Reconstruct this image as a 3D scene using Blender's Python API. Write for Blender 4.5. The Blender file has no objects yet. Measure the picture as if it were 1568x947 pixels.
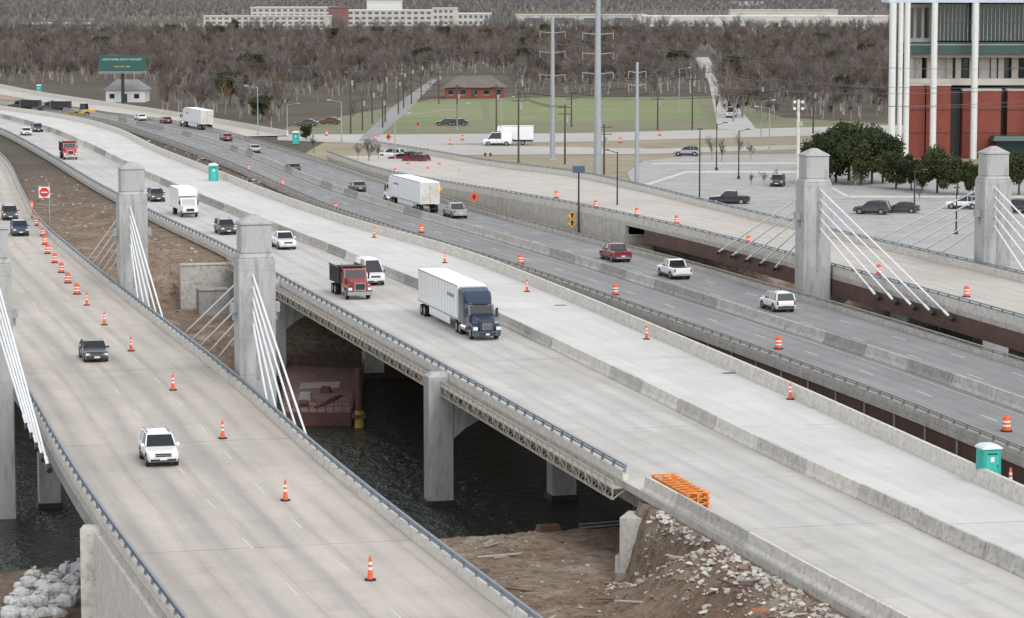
import bpy, bmesh, math, random
import numpy as np
from mathutils import Vector, Matrix
random.seed(7)
R=random.Random(11)
sc=bpy.context.scene
# ------------------------------------------------------------------ camera / survey
CAMZ=29.3; FP=4500.0
PITCH=math.atan(493.5/4500); cp=math.cos(PITCH); sp=math.sin(PITCH)
cam=bpy.data.cameras.new("camera"); co=bpy.data.objects.new("camera",cam); sc.collection.objects.link(co)
co.location=(0,0,CAMZ); co.rotation_euler=(math.pi/2-PITCH,0,0)
cam.lens=36*4500/1568; cam.sensor_width=36; cam.clip_start=1; cam.clip_end=30000
sc.camera=co
def G(u,v,z=0.0):
    """survey reading -> true position on the level z (metres)"""
    a=v-473.5; fw=FP*cp-a*sp; dn=FP*sp+a*cp; t=(CAMZ-z)/dn
    return Vector(((u-784)*t,fw*t,z))
GZ=-0.6
def hgt(vb,vt,z=GZ): return (vb-vt)*(CAMZ-z)/(vb+20.0)
# ------------------------------------------------------------------ materials
class NT:
    def __init__(s,name):
        s.m=bpy.data.materials.new(name); s.m.use_nodes=True; s.t=s.m.node_tree
        s.b=s.t.nodes['Principled BSDF']
    def n(s,ty,ins={},**kw):
        nd=s.t.nodes.new(ty)
        for k,v in kw.items(): setattr(nd,k,v)
        for k,v in ins.items(): s.set(nd.inputs[k],v)
        return nd
    def set(s,sock,v):
        if isinstance(v,bpy.types.NodeSocket): s.t.links.new(v,sock)
        else: sock.default_value=v
    def ma(s,op,a,b=0.0,c=0.0):
        nd=s.t.nodes.new('ShaderNodeMath'); nd.operation=op
        s.set(nd.inputs[0],a); s.set(nd.inputs[1],b); s.set(nd.inputs[2],c); return nd.outputs[0]
    def noise(s,vec,scale,detail=6,rough=.6):
        nd=s.n('ShaderNodeTexNoise',{'Scale':scale,'Detail':detail,'Roughness':rough}); s.set(nd.inputs['Vector'],vec); return nd.outputs[0]
    def mapr(s,v,a,b,c=0.0,d=1.0):
        nd=s.n('ShaderNodeMapRange',{0:v,1:a,2:b,3:c,4:d}); return nd.outputs[0]
    def mix(s,f,a,b,mode='MIX'):
        nd=s.t.nodes.new('ShaderNodeMix'); nd.data_type='RGBA'; nd.blend_type=mode
        s.set(nd.inputs[0],f)
        for i,v in ((6,a),(7,b)):
            s.set(nd.inputs[i],v if isinstance(v,bpy.types.NodeSocket) else (*v[:3],1))
        return nd.outputs[2]
    def bump(s,h,st,dist=.05):
        nd=s.n('ShaderNodeBump',{'Strength':st,'Distance':dist,'Height':h}); s.t.links.new(nd.outputs[0],s.b.inputs['Normal'])
    def out(s,col,rough=.8,metal=0,spec=None):
        s.set(s.b.inputs['Base Color'],col if isinstance(col,bpy.types.NodeSocket) else (*col[:3],1))
        s.set(s.b.inputs['Roughness'],rough); s.b.inputs['Metallic'].default_value=metal
        if spec is not None: s.b.inputs['Specular IOR Level'].default_value=spec
        return s.m
_mc={}
def mat(name,c,c2=None,r=.8,sc_=1.0,metal=0,bump=0,stretch=(1,1,1),spec=None,lo=.35,hi=.65,coord='Object',dirt=None):
    if name in _mc: return _mc[name]
    s=NT(name)
    if c2 is None: c2=tuple(x*.82 for x in c)
    tc=s.n('ShaderNodeTexCoord'); mp=s.n('ShaderNodeMapping',{'Vector':tc.outputs[coord],'Scale':stretch})
    n1=s.noise(mp.outputs[0],sc_); n2=s.noise(mp.outputs[0],sc_*9,4)
    f=s.ma('ADD',s.ma('MULTIPLY',n1,.7),s.ma('MULTIPLY',n2,.3))
    col=s.mix(s.mapr(f,lo,hi),c,c2)
    if dirt:
        n3=s.noise(mp.outputs[0],sc_*3.3,8); col=s.mix(s.mapr(n3,.50,.68,0,.8),col,dirt)
    if bump: s.bump(f,bump)
    m=s.out(col,r,metal,spec); _mc[name]=m; return m
def flat(name,c,r=.5,metal=0,spec=None):
    return mat(name,c,tuple(x*.85 for x in c),r,3.0,metal,spec=spec)
CONC=mat('concrete_weathered',(.50,.475,.435),(.35,.33,.30),.88,.8,bump=.2,dirt=(.23,.21,.18))
CONC2=mat('concrete_pale',(.62,.59,.53),(.49,.465,.42),.88,.9,bump=.2,dirt=(.34,.315,.28))
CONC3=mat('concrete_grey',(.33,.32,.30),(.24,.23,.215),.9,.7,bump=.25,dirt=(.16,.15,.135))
PYL=mat('pylon_concrete',(.41,.41,.40),(.30,.30,.29),.85,.45,bump=.15,stretch=(1.6,1.6,.35),dirt=(.22,.22,.21))
STEELB=flat('rail_galvanised_steel',(.19,.225,.26),.5,.3)
STEELT=flat('rail_old_steel',(.27,.25,.22),.6,.2)
CABLE=flat('cable_sheath_white',(.78,.79,.8),.4)
DARK=flat('dark_steel',(.025,.025,.028),.6)
BLACK=flat('black_rubber',(.018,.018,.018),.85)
RUST=mat('rust_girder',(.115,.055,.038),(.065,.035,.027),.8,.6)
ORANGE=flat('orange_plastic',(.72,.11,.035),.55)
WHITE=flat('white_reflective',(.7,.7,.7),.5)
YEL=flat('yellow_sign',(.8,.42,.02),.5)
REDS=flat('red_sign',(.6,.02,.02),.5)
GALV=flat('galvanised_pole',(.34,.36,.37),.5,.3)
WIRE=flat('aluminium_wire',(.16,.165,.17),.6)
WOOD=mat('wood_pole',(.10,.075,.055),(.06,.045,.035),.9,1)
TEAL=flat('teal_plastic',(.02,.34,.28),.45)
TEALW=flat('roof_plastic_white',(.6,.68,.66),.5)
OFORM=mat('formwork_orange',(.72,.25,.04),(.52,.16,.025),.6,1.5)
# ------------------------------------------------------------------ mesh builder
class MB:
    def __init__(s): s.v=[];s.f=[];s.m=[];s.mats=[];s.uv={}
    def mi(s,m):
        if m not in s.mats: s.mats.append(m)
        return s.mats.index(m)
    def face(s,pts,m,uv=None):
        k=len(s.v); s.v.extend([tuple(p) for p in pts]); s.f.append(list(range(k,k+len(pts)))); s.m.append(s.mi(m))
        if uv: s.uv[len(s.f)-1]=uv
    def loft(s,secs,m,cap=True,pick=None):
        k=len(s.v); n=len(secs[0])
        for sec in secs: s.v.extend([tuple(p) for p in sec])
        for i in range(len(secs)-1):
            for j in range(n):
                a=k+i*n+j;b=k+i*n+(j+1)%n
                s.f.append([a,b,b+n,a+n]); s.m.append(s.mi(pick(i,j) if pick else m))
        if cap:
            s.f.append([k+j for j in range(n)]); s.m.append(s.mi(m))
            s.f.append([k+(len(secs)-1)*n+j for j in range(n)]); s.m.append(s.mi(m))
    def box(s,x0,x1,y0,y1,z0,z1,m,t=0,ty=None):
        """t: inset of the top in x and y"""
        if ty is None: ty=t
        lo=[(x0,y0,z0),(x1,y0,z0),(x1,y1,z0),(x0,y1,z0)]
        hi=[(x0+t,y0+ty,z1),(x1-t,y0+ty,z1),(x1-t,y1-ty,z1),(x0+t,y1-ty,z1)]
        s.loft([lo,hi],m)
    def cyl(s,p0,p1,r0,r1,m,n=10,cap=True):
        p0=Vector(p0);p1=Vector(p1);d=(p1-p0)
        if d.length<1e-6: return
        d.normalize(); a=d.orthogonal().normalized(); b=d.cross(a)
        secs=[[p+a*(r*math.cos(2*math.pi*i/n))+b*(r*math.sin(2*math.pi*i/n)) for i in range(n)] for p,r in ((p0,r0),(p1,r1))]
        s.loft(secs,m,cap)
    def lathe(s,prof,m,n=14,pick=None,c=(0,0)):
        secs=[[(c[0]+r*math.cos(2*math.pi*i/n),c[1]+r*math.sin(2*math.pi*i/n),z) for i in range(n)] for r,z in prof]
        s.loft(secs,m,True,pick)
    def beam(s,p0,p1,w,h,m):
        p0=Vector(p0);p1=Vector(p1);d=(p1-p0).normalized()
        r=d.cross(Vector((0,0,1)))
        r=Vector((1,0,0)) if r.length<1e-3 else r.normalized()
        u=r.cross(d)
        f=lambda p:[p-r*w/2-u*h/2,p+r*w/2-u*h/2,p+r*w/2+u*h/2,p-r*w/2+u*h/2]
        s.loft([f(p0),f(p1)],m)
    def mesh(s,name,smooth=False):
        me=bpy.data.meshes.new(name); me.from_pydata(s.v,[],s.f)
        for m in s.mats: me.materials.append(m)
        me.polygons.foreach_set('material_index',s.m)
        if s.uv:
            ul=me.uv_layers.new(name='UVMap')
            for fi,uv in s.uv.items():
                for li,c in zip(me.polygons[fi].loop_indices,uv): ul.data[li].uv=c
        bm=bmesh.new(); bm.from_mesh(me); bmesh.ops.recalc_face_normals(bm,faces=bm.faces); bm.to_mesh(me); bm.free()
        return me
    def build(s,name,loc=(0,0,0),rz=0,bevel=0,parent=None):
        return place(s.mesh(name),name,loc,rz,1,bevel,parent)
def place(me,name,loc=(0,0,0),rz=0,scale=1,bevel=0,parent=None):
    o=bpy.data.objects.new(name,me); sc.collection.objects.link(o)
    o.location=loc; o.rotation_euler=(0,0,rz); o.scale=(scale,)*3
    if bevel:
        b=o.modifiers.new('bevel','BEVEL'); b.width=bevel; b.segments=1; b.limit_method='ANGLE'; b.angle_limit=math.radians(35)
    if parent: o.parent=parent
    return o
def empty(name,loc=(0,0,0)):
    o=bpy.data.objects.new(name,None); sc.collection.objects.link(o); o.location=loc; return o
# ------------------------------------------------------------------ polylines
def curve(px,z=0.0):
    """list of (u,v[,z]) far->near ; returns dense numpy polyline near->far"""
    P=[G(q[0],q[1],q[2] if len(q)>2 else z) for q in px][::-1]
    P=np.array([tuple(p) for p in P]); n=len(P)
    d=np.linalg.norm(np.diff(P,axis=0),axis=1); T=np.zeros_like(P)
    for i in range(n):
        if i==0:T[i]=(P[1]-P[0])/d[0]
        elif i==n-1:T[i]=(P[-1]-P[-2])/d[-1]
        else:
            a=(P[i]-P[i-1])/d[i-1]; b=(P[i+1]-P[i])/d[i]; T[i]=(a*d[i]+b*d[i-1])/(d[i]+d[i-1])
    out=[]
    for i in range(n-1):
        k=max(2,int(d[i]/3.0))
        for j in range(k):
            t=j/k; h=d[i]
            out.append((2*t**3-3*t*t+1)*P[i]+(t**3-2*t*t+t)*h*T[i]+(-2*t**3+3*t*t)*P[i+1]+(t**3-t*t)*h*T[i+1])
    out.append(P[-1]); A=np.array(out)
    for _ in range(12):
        B=A.copy(); B[1:-1]=(A[:-2]+A[1:-1]*2+A[2:])/4; A=B
    return A
def arclen(A): return np.concatenate([[0],np.cumsum(np.linalg.norm(np.diff(A,axis=0),axis=1))])
def at(A,S,s): return np.array([np.interp(s,S,A[:,k]) for k in range(3)])
def resample(A,step,s0=0,s1=None):
    S=arclen(A); s1=S[-1] if s1 is None else s1
    n=max(1,int(round((s1-s0)/step))); return np.array([at(A,S,s0+(s1-s0)*i/n) for i in range(n+1)])
def normals(A):
    T=np.gradient(A,axis=0); T[:,2]=0; T/=np.linalg.norm(T,axis=1)[:,None]
    return T,np.stack([T[:,1],-T[:,0],0*T[:,0]],1)
def offset(A,o,dz=0):
    T,N=normals(A); B=A+N*o; B[:,2]+=dz; return B
def nearest(A,p):
    a=A[:-1,:2];b=A[1:,:2];ab=b-a; t=np.clip(((p[:2]-a)*ab).sum(1)/(ab**2).sum(1),0,1)
    q=a+ab*t[:,None]; d=((q-p[:2])**2).sum(1); i=int(np.argmin(d))
    return A[i]*(1-t[i])+A[i+1]*t[i],i,t[i]
def clipY(A,y0,y1): return A[(A[:,1]>=y0)&(A[:,1]<=y1)]
def s_at_y(A,y): S=arclen(A); return float(np.interp(y,A[:,1],S))
L_r=curve([(-90,200),(-40,215),(10,250),(35,297),(62,345),(120,397),(230,485),(385,608),(500,712),(640,826),(792,943),(960,1073)])
L_l=offset(L_r,-15.9)
M_l=curve([(-120,165),(0,203),(60,235),(160,296),(250,343),(350,391),(430,437),(700,590),(1000,763),(1370,970),(1500,1042)])
M_m=curve([(-120,155),(0,180),(60,196),(130,224),(240,278),(350,325),(480,376),(600,425),(760,492),(900,560),(1015,616),(1140,680),(1290,752),(1475,838),(1650,922),(1900,1040)])
M_r=curve([(-120,150),(0,168),(60,176),(120,186),(180,203),(240,232),(330,268),(430,308),(560,352),(690,388),(850,449),(980,504),(1200,599),(1490,732),(1568,768),(1900,918),(2150,1030)])
R_l=curve([(-60,160),(60,170),(150,186),(240,213),(340,250),(430,290),(510,325),(640,368),(800,418),(1000,488),(1200,560),(1410,640),(1568,706),(1900,845)])
R_m=curve([(-60,157),(60,166),(160,182),(240,198),(300,212),(400,247),(500,288),(600,321),(700,350),(870,400),(1060,460),(1200,505),(1370,560),(1568,630),(1900,748)])
R_r=curve([(-60,154),(60,161),(160,176),(250,187),(330,202),(400,221),(450,236),(520,258),(590,281),(660,303),(740,327),(810,346),(920,375),(1040,405),(1150,437),(1300,480),(1440,523),(1568,563),(1900,665)])
F_l=curve([(500,240,0),(590,270,0),(700,291,.7),(770,303,1.4),(900,327,2),(1035,357,2),(1230,408,2),(1400,455,2),(1568,503,2),(1900,600,2)])
F_r=curve([(560,222,0),(660,238,0),(770,257,.7),(870,269,1.4),(985,293,2),(1100,322,2),(1225,352,2),(1380,388,2),(1568,432,2),(1900,522,2)])
# ------------------------------------------------------------------ road surfaces
def road_mat(name,c,c2,tracks=.12,lane=3.65,slab=9.0,patch=.07,joints=.25,stain=(.3,.27,.24),st_amt=.45,rub=0.0):
    s=NT(name); uv=s.n('ShaderNodeUVMap').outputs[0]; sep=s.n('ShaderNodeSeparateXYZ',{0:uv}); S,T=sep.outputs[0],sep.outputs[1]
    st=s.n('ShaderNodeMapping',{'Vector':uv,'Scale':(.035,.7,1)}); n1=s.noise(st.outputs[0],1.6,7,.65)
    n2=s.noise(uv,.13,9,.7); n3=s.noise(uv,3.5,5,.7)
    f=s.ma('ADD',s.ma('MULTIPLY',n1,.4),s.ma('ADD',s.ma('MULTIPLY',n2,.45),s.ma('MULTIPLY',n3,.15)))
    col=s.mix(s.mapr(f,.41,.59),c,c2)
    ws=s.n('ShaderNodeCombineXYZ',{0:s.ma('FLOOR',s.ma('DIVIDE',S,slab)),1:s.ma('FLOOR',s.ma('DIVIDE',T,lane))})
    wn=s.n('ShaderNodeTexWhiteNoise',{'Vector':ws.outputs[0]},noise_dimensions='2D').outputs[0]
    col=s.mix(1.0,col,s.n('ShaderNodeCombineColor',{k:s.mapr(wn,0,1,1-patch,1+patch*.4) for k in (0,1,2)}).outputs[0],'MULTIPLY')
    w=s.ma('COSINE',s.ma('MULTIPLY',T,2*math.pi/(lane/2))); w=s.mapr(w,-.2,1,0,1)
    w=s.ma('MULTIPLY',w,s.mapr(n1,.3,.65,.1,1)); col=s.mix(s.ma('MULTIPLY',w,tracks),col,tuple(x*.5 for x in c2))
    if rub:   # long rubber-darkened travelled lanes
        w2=s.mapr(s.ma('COSINE',s.ma('MULTIPLY',s.ma('SUBTRACT',T,5.2),2*math.pi/(lane))),-.3,1,0,1)
        w2=s.ma('MULTIPLY',w2,s.mapr(T,10.0,11.5,1,.15)); w2=s.ma('MULTIPLY',w2,s.mapr(s.noise(st.outputs[0],.7,5,.6),.35,.6,.2,1)); col=s.mix(s.ma('MULTIPLY',w2,rub),col,(.20,.195,.19))
    n4=s.noise(uv,.4,9,.75); col=s.mix(s.mapr(n4,.55,.72,0,st_amt),col,stain)
    st2=s.n('ShaderNodeMapping',{'Vector':uv,'Scale':(.5,.06,1)}); n5=s.noise(st2.outputs[0],1.2,8,.7); col=s.mix(s.mapr(n5,.57,.69,0,st_amt*.55),col,stain)
    n6=s.noise(uv,.05,6,.6); col=s.mix(s.mapr(n6,.5,.62,0,st_amt*.6),col,stain)
    j=s.ma('LESS_THAN',s.ma('FRACT',s.ma('DIVIDE',S,4.6)),.014); j2=s.ma('LESS_THAN',s.ma('FRACT',s.ma('DIVIDE',T,lane)),.018)
    j3=s.ma('LESS_THAN',s.ma('FRACT',s.ma('DIVIDE',S,36.8)),.006)
    jj=s.ma('MAXIMUM',s.ma('MAXIMUM',s.ma('MULTIPLY',j,.6),s.ma('MULTIPLY',j3,2.2)),j2); jj=s.ma('MULTIPLY',jj,s.mapr(n2,.35,.6,.3,1)); col=s.mix(s.ma('MULTIPLY',jj,joints),col,tuple(x*.4 for x in c2))
    s.bump(n3,.15,.02)
    return s.out(col,.88,0,.3)
RM_L=road_mat('deck_worn_concrete',(.50,.45,.395),(.41,.37,.325),.30,st_amt=.5,stain=(.32,.285,.245),rub=.42)
RM_M1=road_mat('deck_live_concrete',(.53,.51,.475),(.44,.42,.39),.20,rub=.15)
RM_M2=road_mat('deck_new_concrete',(.59,.575,.55),(.51,.495,.47),.02,patch=.06,joints=.3,stain=(.40,.38,.35),st_amt=.4)
RM_A=road_mat('old_asphalt',(.265,.262,.258),(.205,.203,.20),.25,joints=.05,stain=(.15,.148,.145),st_amt=.35)
RM_F=road_mat('frontage_concrete',(.50,.46,.41),(.43,.395,.35),.15)
def strip(name,A,B,m,thick=.45,dz=0,side=None):
    b=MB(); C=(A+B)/2; S=arclen(C); n=len(A)
    for i in range(n-1):
        a0,a1,b0,b1=A[i].copy(),A[i+1].copy(),B[i].copy(),B[i+1].copy()
        for q in (a0,a1,b0,b1): q[2]+=dz
        w0=np.linalg.norm(b0-a0);w1=np.linalg.norm(b1-a1)
        b.face([a0,b0,b1,a1],m,[(S[i],0),(S[i],w0),(S[i+1],w1),(S[i+1],0)])
        if thick:
            dn=np.array([0,0,-thick]); sm=side or CONC
            b.face([a0,a1,a1+dn,a0+dn],sm); b.face([b0,b1,b1+dn,b0+dn],sm); b.face([a0+dn,b0+dn,b1+dn,a1+dn],sm)
    return b.build(name)
def pair(base,other,step=6):
    A=resample(base,step); B=np.array([nearest(other,p)[0] for p in A]); return A,B
A,B=pair(L_r,L_l); strip('frontage_road_deck',B,A,RM_L)
A,B=pair(M_m,M_l); strip('highway_deck',B,A,RM_M1)
A,B=pair(M_m,M_r); strip('new_highway_deck',A,B,RM_M2)
A,B=pair(R_m,R_l); strip('old_highway_deck',B,A,RM_A)
A,B=pair(R_m,R_r); strip('old_highway_deck',A,B,RM_A)
A,B=pair(F_l,F_r); strip('frontage_road_deck',A,B,RM_F)
# ------------------------------------------------------------------ barriers
def sweep(b,P,prof,m):
    T,N=normals(P)
    b.loft([[(p[0]+n[0]*o,p[1]+n[1]*o,p[2]+z) for o,z in prof] for p,n in zip(P,N)],m)
JERSEY=[(-.3,0),(-.3,.08),(-.17,.3),(-.09,.86),(.09,.86),(.17,.3),(.3,.08),(.3,0)]
TALL=[(-.28,0),(-.24,.25),(-.13,1.0),(.13,1.0),(.24,.25),(.28,0)]
def barrier(name,A,prof,mats,seg=9.1,gap=.06,jit=.0,dz=.004,y0=0,y1=1e9):
    b=MB(); A=clipY(A,y0,y1); S=arclen(A); s=0
    while s<S[-1]-1:
        e=min(s+seg,S[-1]); P=np.array([at(A,S,s+(e-gap-s)*k/3) for k in range(4)]); P[:,2]+=dz
        o=R.uniform(-jit,jit); _,N=normals(P); P=P+N*o
        sweep(b,P,prof,R.choice(mats)); s=e
    return b.build(name)
def railing(name,A,out,ph=.5,pw=.34,post=2.4,y0=0,y1=1e9,mc=CONC2,top=.95,seg=12,ms=None):
    """parapet with steel rail"""
    ms=ms or STEELB
    b=MB(); A=clipY(A,y0,y1); S=arclen(A); s=0
    prof=[(-pw/2,0),(-pw/2,ph),(pw/2,ph),(pw/2,0)]
    while s<S[-1]-1:
        e=min(s+seg,S[-1]); P=np.array([at(A,S,s+(e-.03-s)*k/3) for k in range(4)]); P[:,2]+=.004; sweep(b,P,prof,mc); s=e
    Q=resample(A,post)
    sweep(b,Q,[(-.07,top-.1),(-.07,top),(.07,top),(.07,top-.1)],ms)
    sweep(b,Q,[(-.05,top-.28),(-.05,top-.2),(.05,top-.2),(.05,top-.28)],ms)
    T,N=normals(Q)
    for q,n in zip(Q,N):
        x,y,z=q; b.beam((x+n[0]*out*.08,y+n[1]*out*.08,z+ph),(x,y,z+top-.02),.1,.16,ms)
    return b.build(name)
railing('bridge_railing',offset(L_r,-.2),1)
railing('bridge_railing',offset(L_l,.2),-1)
railing('bridge_railing',offset(M_l,.2),-1,y0=172)
railing('bridge_railing',offset(F_l,.2),-1,ph=.75,top=1.05)
railing('bridge_railing',offset(F_r,-.2),1,ph=.75,top=1.05)
barrier('concrete_barrier',offset(M_l,.4),JERSEY,[CONC,CONC2,CONC2],y0=0,y1=171,seg=6.1,jit=.05)
barrier('concrete_barrier',M_m,[(o,z*1.05) for o,z in JERSEY],[CONC,CONC,CONC2,CONC3],seg=9.1,jit=.08)
barrier('concrete_barrier',offset(M_r,-.3),TALL,[CONC2],seg=18,gap=.03)
barrier('concrete_barrier',R_m,[(o*1.1,z*1.1) for o,z in JERSEY],[CONC3,CONC,CONC],seg=9.1,jit=.06)
railing('bridge_railing',offset(R_l,.25),-1,ph=.4,top=.78,mc=CONC,ms=STEELT)
railing('bridge_railing',offset(R_r,-.25),1,ph=.4,top=.78,mc=CONC,ms=STEELT)
# ------------------------------------------------------------------ terrain
def ixy(A,y): return np.interp(y,A[:,1],A[:,0])
def sm(t): t=np.clip(t,0,1); return t*t*(3-2*t)
def vn(x,y,f,seed=0):
    return (np.sin(x*f+1.3*np.sin(y*f*.7+seed))+np.sin(y*f*1.3+seed*2+1.7*np.sin(x*f*.9))+.6*np.sin((x+y)*f*2.3+seed)+.4*np.sin((x-y)*f*4.1+seed*3)+.3*np.sin(x*f*7+y*f*3))/3.3
def height(x,y):
    yN=206+.33*x; yF=288+.35*x+np.maximum(0,x)*.5
    near=-10.2+sm((yN-y+3)/30)*5.2+sm((yN-y-25)/40)*1.0
    xl=ixy(L_r,y); xm=ixy(M_l,y)
    nl=vn(x,y,.5,1)*.24+vn(x,y,1.6,2)*.13+vn(x,y,3.4,9)*.05
    near=near+nl
    near=np.where(x<xl-7,np.minimum(near,-7.3+nl),near)
    k=sm((6.6-(xm-x))/6.0)*sm((165-y)/12); k=np.maximum(k,sm((y*0+2-(xm-x))/1.5)*sm((170-y)/2)); near=near*(1-k)+(-.45)*k+k*(1-k)*3.5*nl
    far=-10.4+sm((y-yF+2)/48)*9.8
    mid=(xl+xm)/2; wd=np.maximum(2,(xm-xl)/2-2)
    g=np.clip(1-((x-mid)/wd)**2,0,1)*sm((y-yF-15)/25)*sm((520-y)/60)
    far=far+g*(vn(x,y,.22,4)*.8+vn(x,y,.8,5)*.3+vn(x,y,2.0,3)*.1+.1)
    far=far+sm((y-yF)/10)*sm((yF+45-y)/20)*(vn(x,y,.45,6)*.6+vn(x,y,1.4,2)*.15)*np.where((x>xl)&(x<xm),1,.3)
    ex=sm((12-(xm-x))/4.5)*sm((323-y)/3.5)*np.where(x<xm+30,1,0); far=far*(1-ex)+np.minimum(far,-5.6+.3*nl)*ex
    xr=ixy(M_r,y); xo=ixy(R_l,y); m2=(xr+xo)/2; w2=np.maximum(1.5,(xo-xr)/2); g2=np.clip(1-((x-m2)/w2)**2,0,1)*sm((y-yF-40)/20)*sm((620-y)/60)
    far=far+g2*(.45+vn(x,y,.6,8)*.4)
    z=np.where(y<yN+2,near,np.where(y>yF-4,far,-10.4))
    return z
xs=np.concatenate([np.linspace(-6000,-200,14)[:-1],np.linspace(-200,-75,22)[:-1],np.linspace(-75,-5,141)[:-1],np.linspace(-5,22,91)[:-1],np.linspace(22,120,60)[:-1],np.linspace(120,6000,14)])
ys=np.concatenate([np.linspace(20,115,6)[:-1],np.linspace(115,215,230)[:-1],np.linspace(215,270,24)[:-1],np.linspace(270,460,220)[:-1],np.linspace(460,700,80)[:-1],np.linspace(700,16000,14)])
X,Y=np.meshgrid(xs,ys); Z=height(X,Y)
nx,ny=len(xs),len(ys)
me=bpy.data.meshes.new('ground'); V=np.stack([X.ravel(),Y.ravel(),Z.ravel()],1)
idx=np.arange(nx*ny).reshape(ny,nx); Fc=np.stack([idx[:-1,:-1],idx[:-1,1:],idx[1:,1:],idx[1:,:-1]],-1).reshape(-1,4)
me.from_pydata(V.tolist(),[],Fc.tolist()); me.polygons.foreach_set('use_smooth',[True]*len(me.polygons))
s=NT('ground_soil'); tc=s.n('ShaderNodeTexCoord').outputs['Object']; sep=s.n('ShaderNodeSeparateXYZ',{0:tc})
n1=s.noise(tc,.12,9,.65); n2=s.noise(tc,1.1,8,.7); n3=s.noise(tc,.03,6)
soil=s.mix(s.mapr(n1,.38,.60),(.25,.165,.11),(.34,.26,.19)); soil=s.mix(s.mapr(n2,.45,.64,0,.85),soil,(.135,.09,.062))
soil=s.mix(s.mapr(s.noise(tc,.25,9,.7),.55,.64,0,.75),soil,(.45,.385,.31)); soil=s.mix(s.mapr(s.noise(tc,5,5,.7),.56,.68,0,.6),soil,(.42,.38,.33))
litter=s.mix(s.mapr(n3,.4,.6),(.105,.088,.07),(.145,.12,.09)); litter=s.mix(s.mapr(n1,.45,.65,0,.6),litter,(.08,.07,.05))
d=s.mapr(sep.outputs[1],330,520); col=s.mix(d,soil,litter)
wet=s.mapr(sep.outputs[2],-9.6,-6.8); col=s.mix(wet,(.09,.07,.052),col)
s.bump(s.ma('ADD',n2,s.ma('MULTIPLY',s.noise(tc,.5,8,.7),1.5)),1.0,.55); me.materials.append(s.out(col,.95,0,.2))
place(me,'ground')
# water
b=MB(); b.face([(-900,60,-9.5),(900,60,-9.5),(900,900,-9.5),(-900,900,-9.5)],None)
s=NT('water_ripples'); tc=s.n('ShaderNodeTexCoord').outputs['Object']; mp=s.n('ShaderNodeMapping',{'Vector':tc,'Scale':(.9,.6,1)}).outputs[0]
w=s.ma('ADD',s.noise(mp,.9,5,.6),s.ma('MULTIPLY',s.noise(mp,3.2,3,.6),.35)); s.bump(w,1.0,.8)
s.b.inputs['IOR'].default_value=1.23
WAT=s.out((.030,.036,.026),.16); b.mats=[WAT]; b.m=[0]; b.build('river_water')
# ------------------------------------------------------------------ bridge structure
def girders(name,A,offs,w,d,y0,y1,m,z0=-.45):
    b=MB(); P=resample(clipY(A,y0,y1),6)
    for o in offs: sweep(b,P,[(o-w/2,z0-d),(o-w/2,z0),(o+w/2,z0),(o+w/2,z0-d)],m)
    return b.build(name)
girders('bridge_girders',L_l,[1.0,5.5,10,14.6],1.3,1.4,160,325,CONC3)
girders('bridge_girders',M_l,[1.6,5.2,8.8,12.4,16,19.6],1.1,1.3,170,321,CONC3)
girders('bridge_girders',R_l,[.4,3.5,6.5,9.5,13,16,19],.45,1.6,100,345,RUST)
girders('bridge_girders',F_l,[.15,3.5,7,10.5],.5,1.5,100,338,RUST)
b=MB(); P=resample(clipY(R_l,100,345),6.0); T,N=normals(P)
for p,n in zip(P,N): b.beam((p[0]+n[0]*.12,p[1]+n[1]*.12,-2.0),(p[0]+n[0]*.12,p[1]+n[1]*.12,-.46),.12,.3,CONC3)
b.build('girder_stiffeners')
# steel edge walkway on new highway deck
b=MB(); P=resample(clipY(M_l,172,321),1.5); T,N=normals(P)
TAN=mat('walkway_weathered',(.47,.42,.36),(.34,.29,.24),.8,1)
sweep(b,P,[(-.62,-.5),(-.62,-.42),(-.02,-.42),(-.02,-.5)],TAN)
sweep(b,P,[(-.66,-1.15),(-.66,-1.05),(-.5,-1.05),(-.5,-1.15)],TAN)
sweep(b,P,[(-.66,-.12),(-.66,.0),(-.58,.0),(-.58,-.12)],TAN)
for i,(p,n) in enumerate(zip(P,N)):
    x,y,z=p; o=lambda a,zz:(x+n[0]*a,y+n[1]*a,z+zz)
    b.beam(o(-.62,-1.12),o(-.62,0),.09,.09,TAN); b.beam(o(-.6,-1.1),o(.3,-.46),.08,.08,TAN)
    if i%2 and i+1<len(P):
        q=P[i+1];m_=N[i+1]; b.beam(o(-.62,-1.1),(q[0]-m_[0]*.62,q[1]-m_[1]*.62,q[2]-.5),.06,.06,TAN)
b.build('edge_walkway')
RD=np.array([-.249,.9685]); RN=np.array([.9685,.249])
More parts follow.
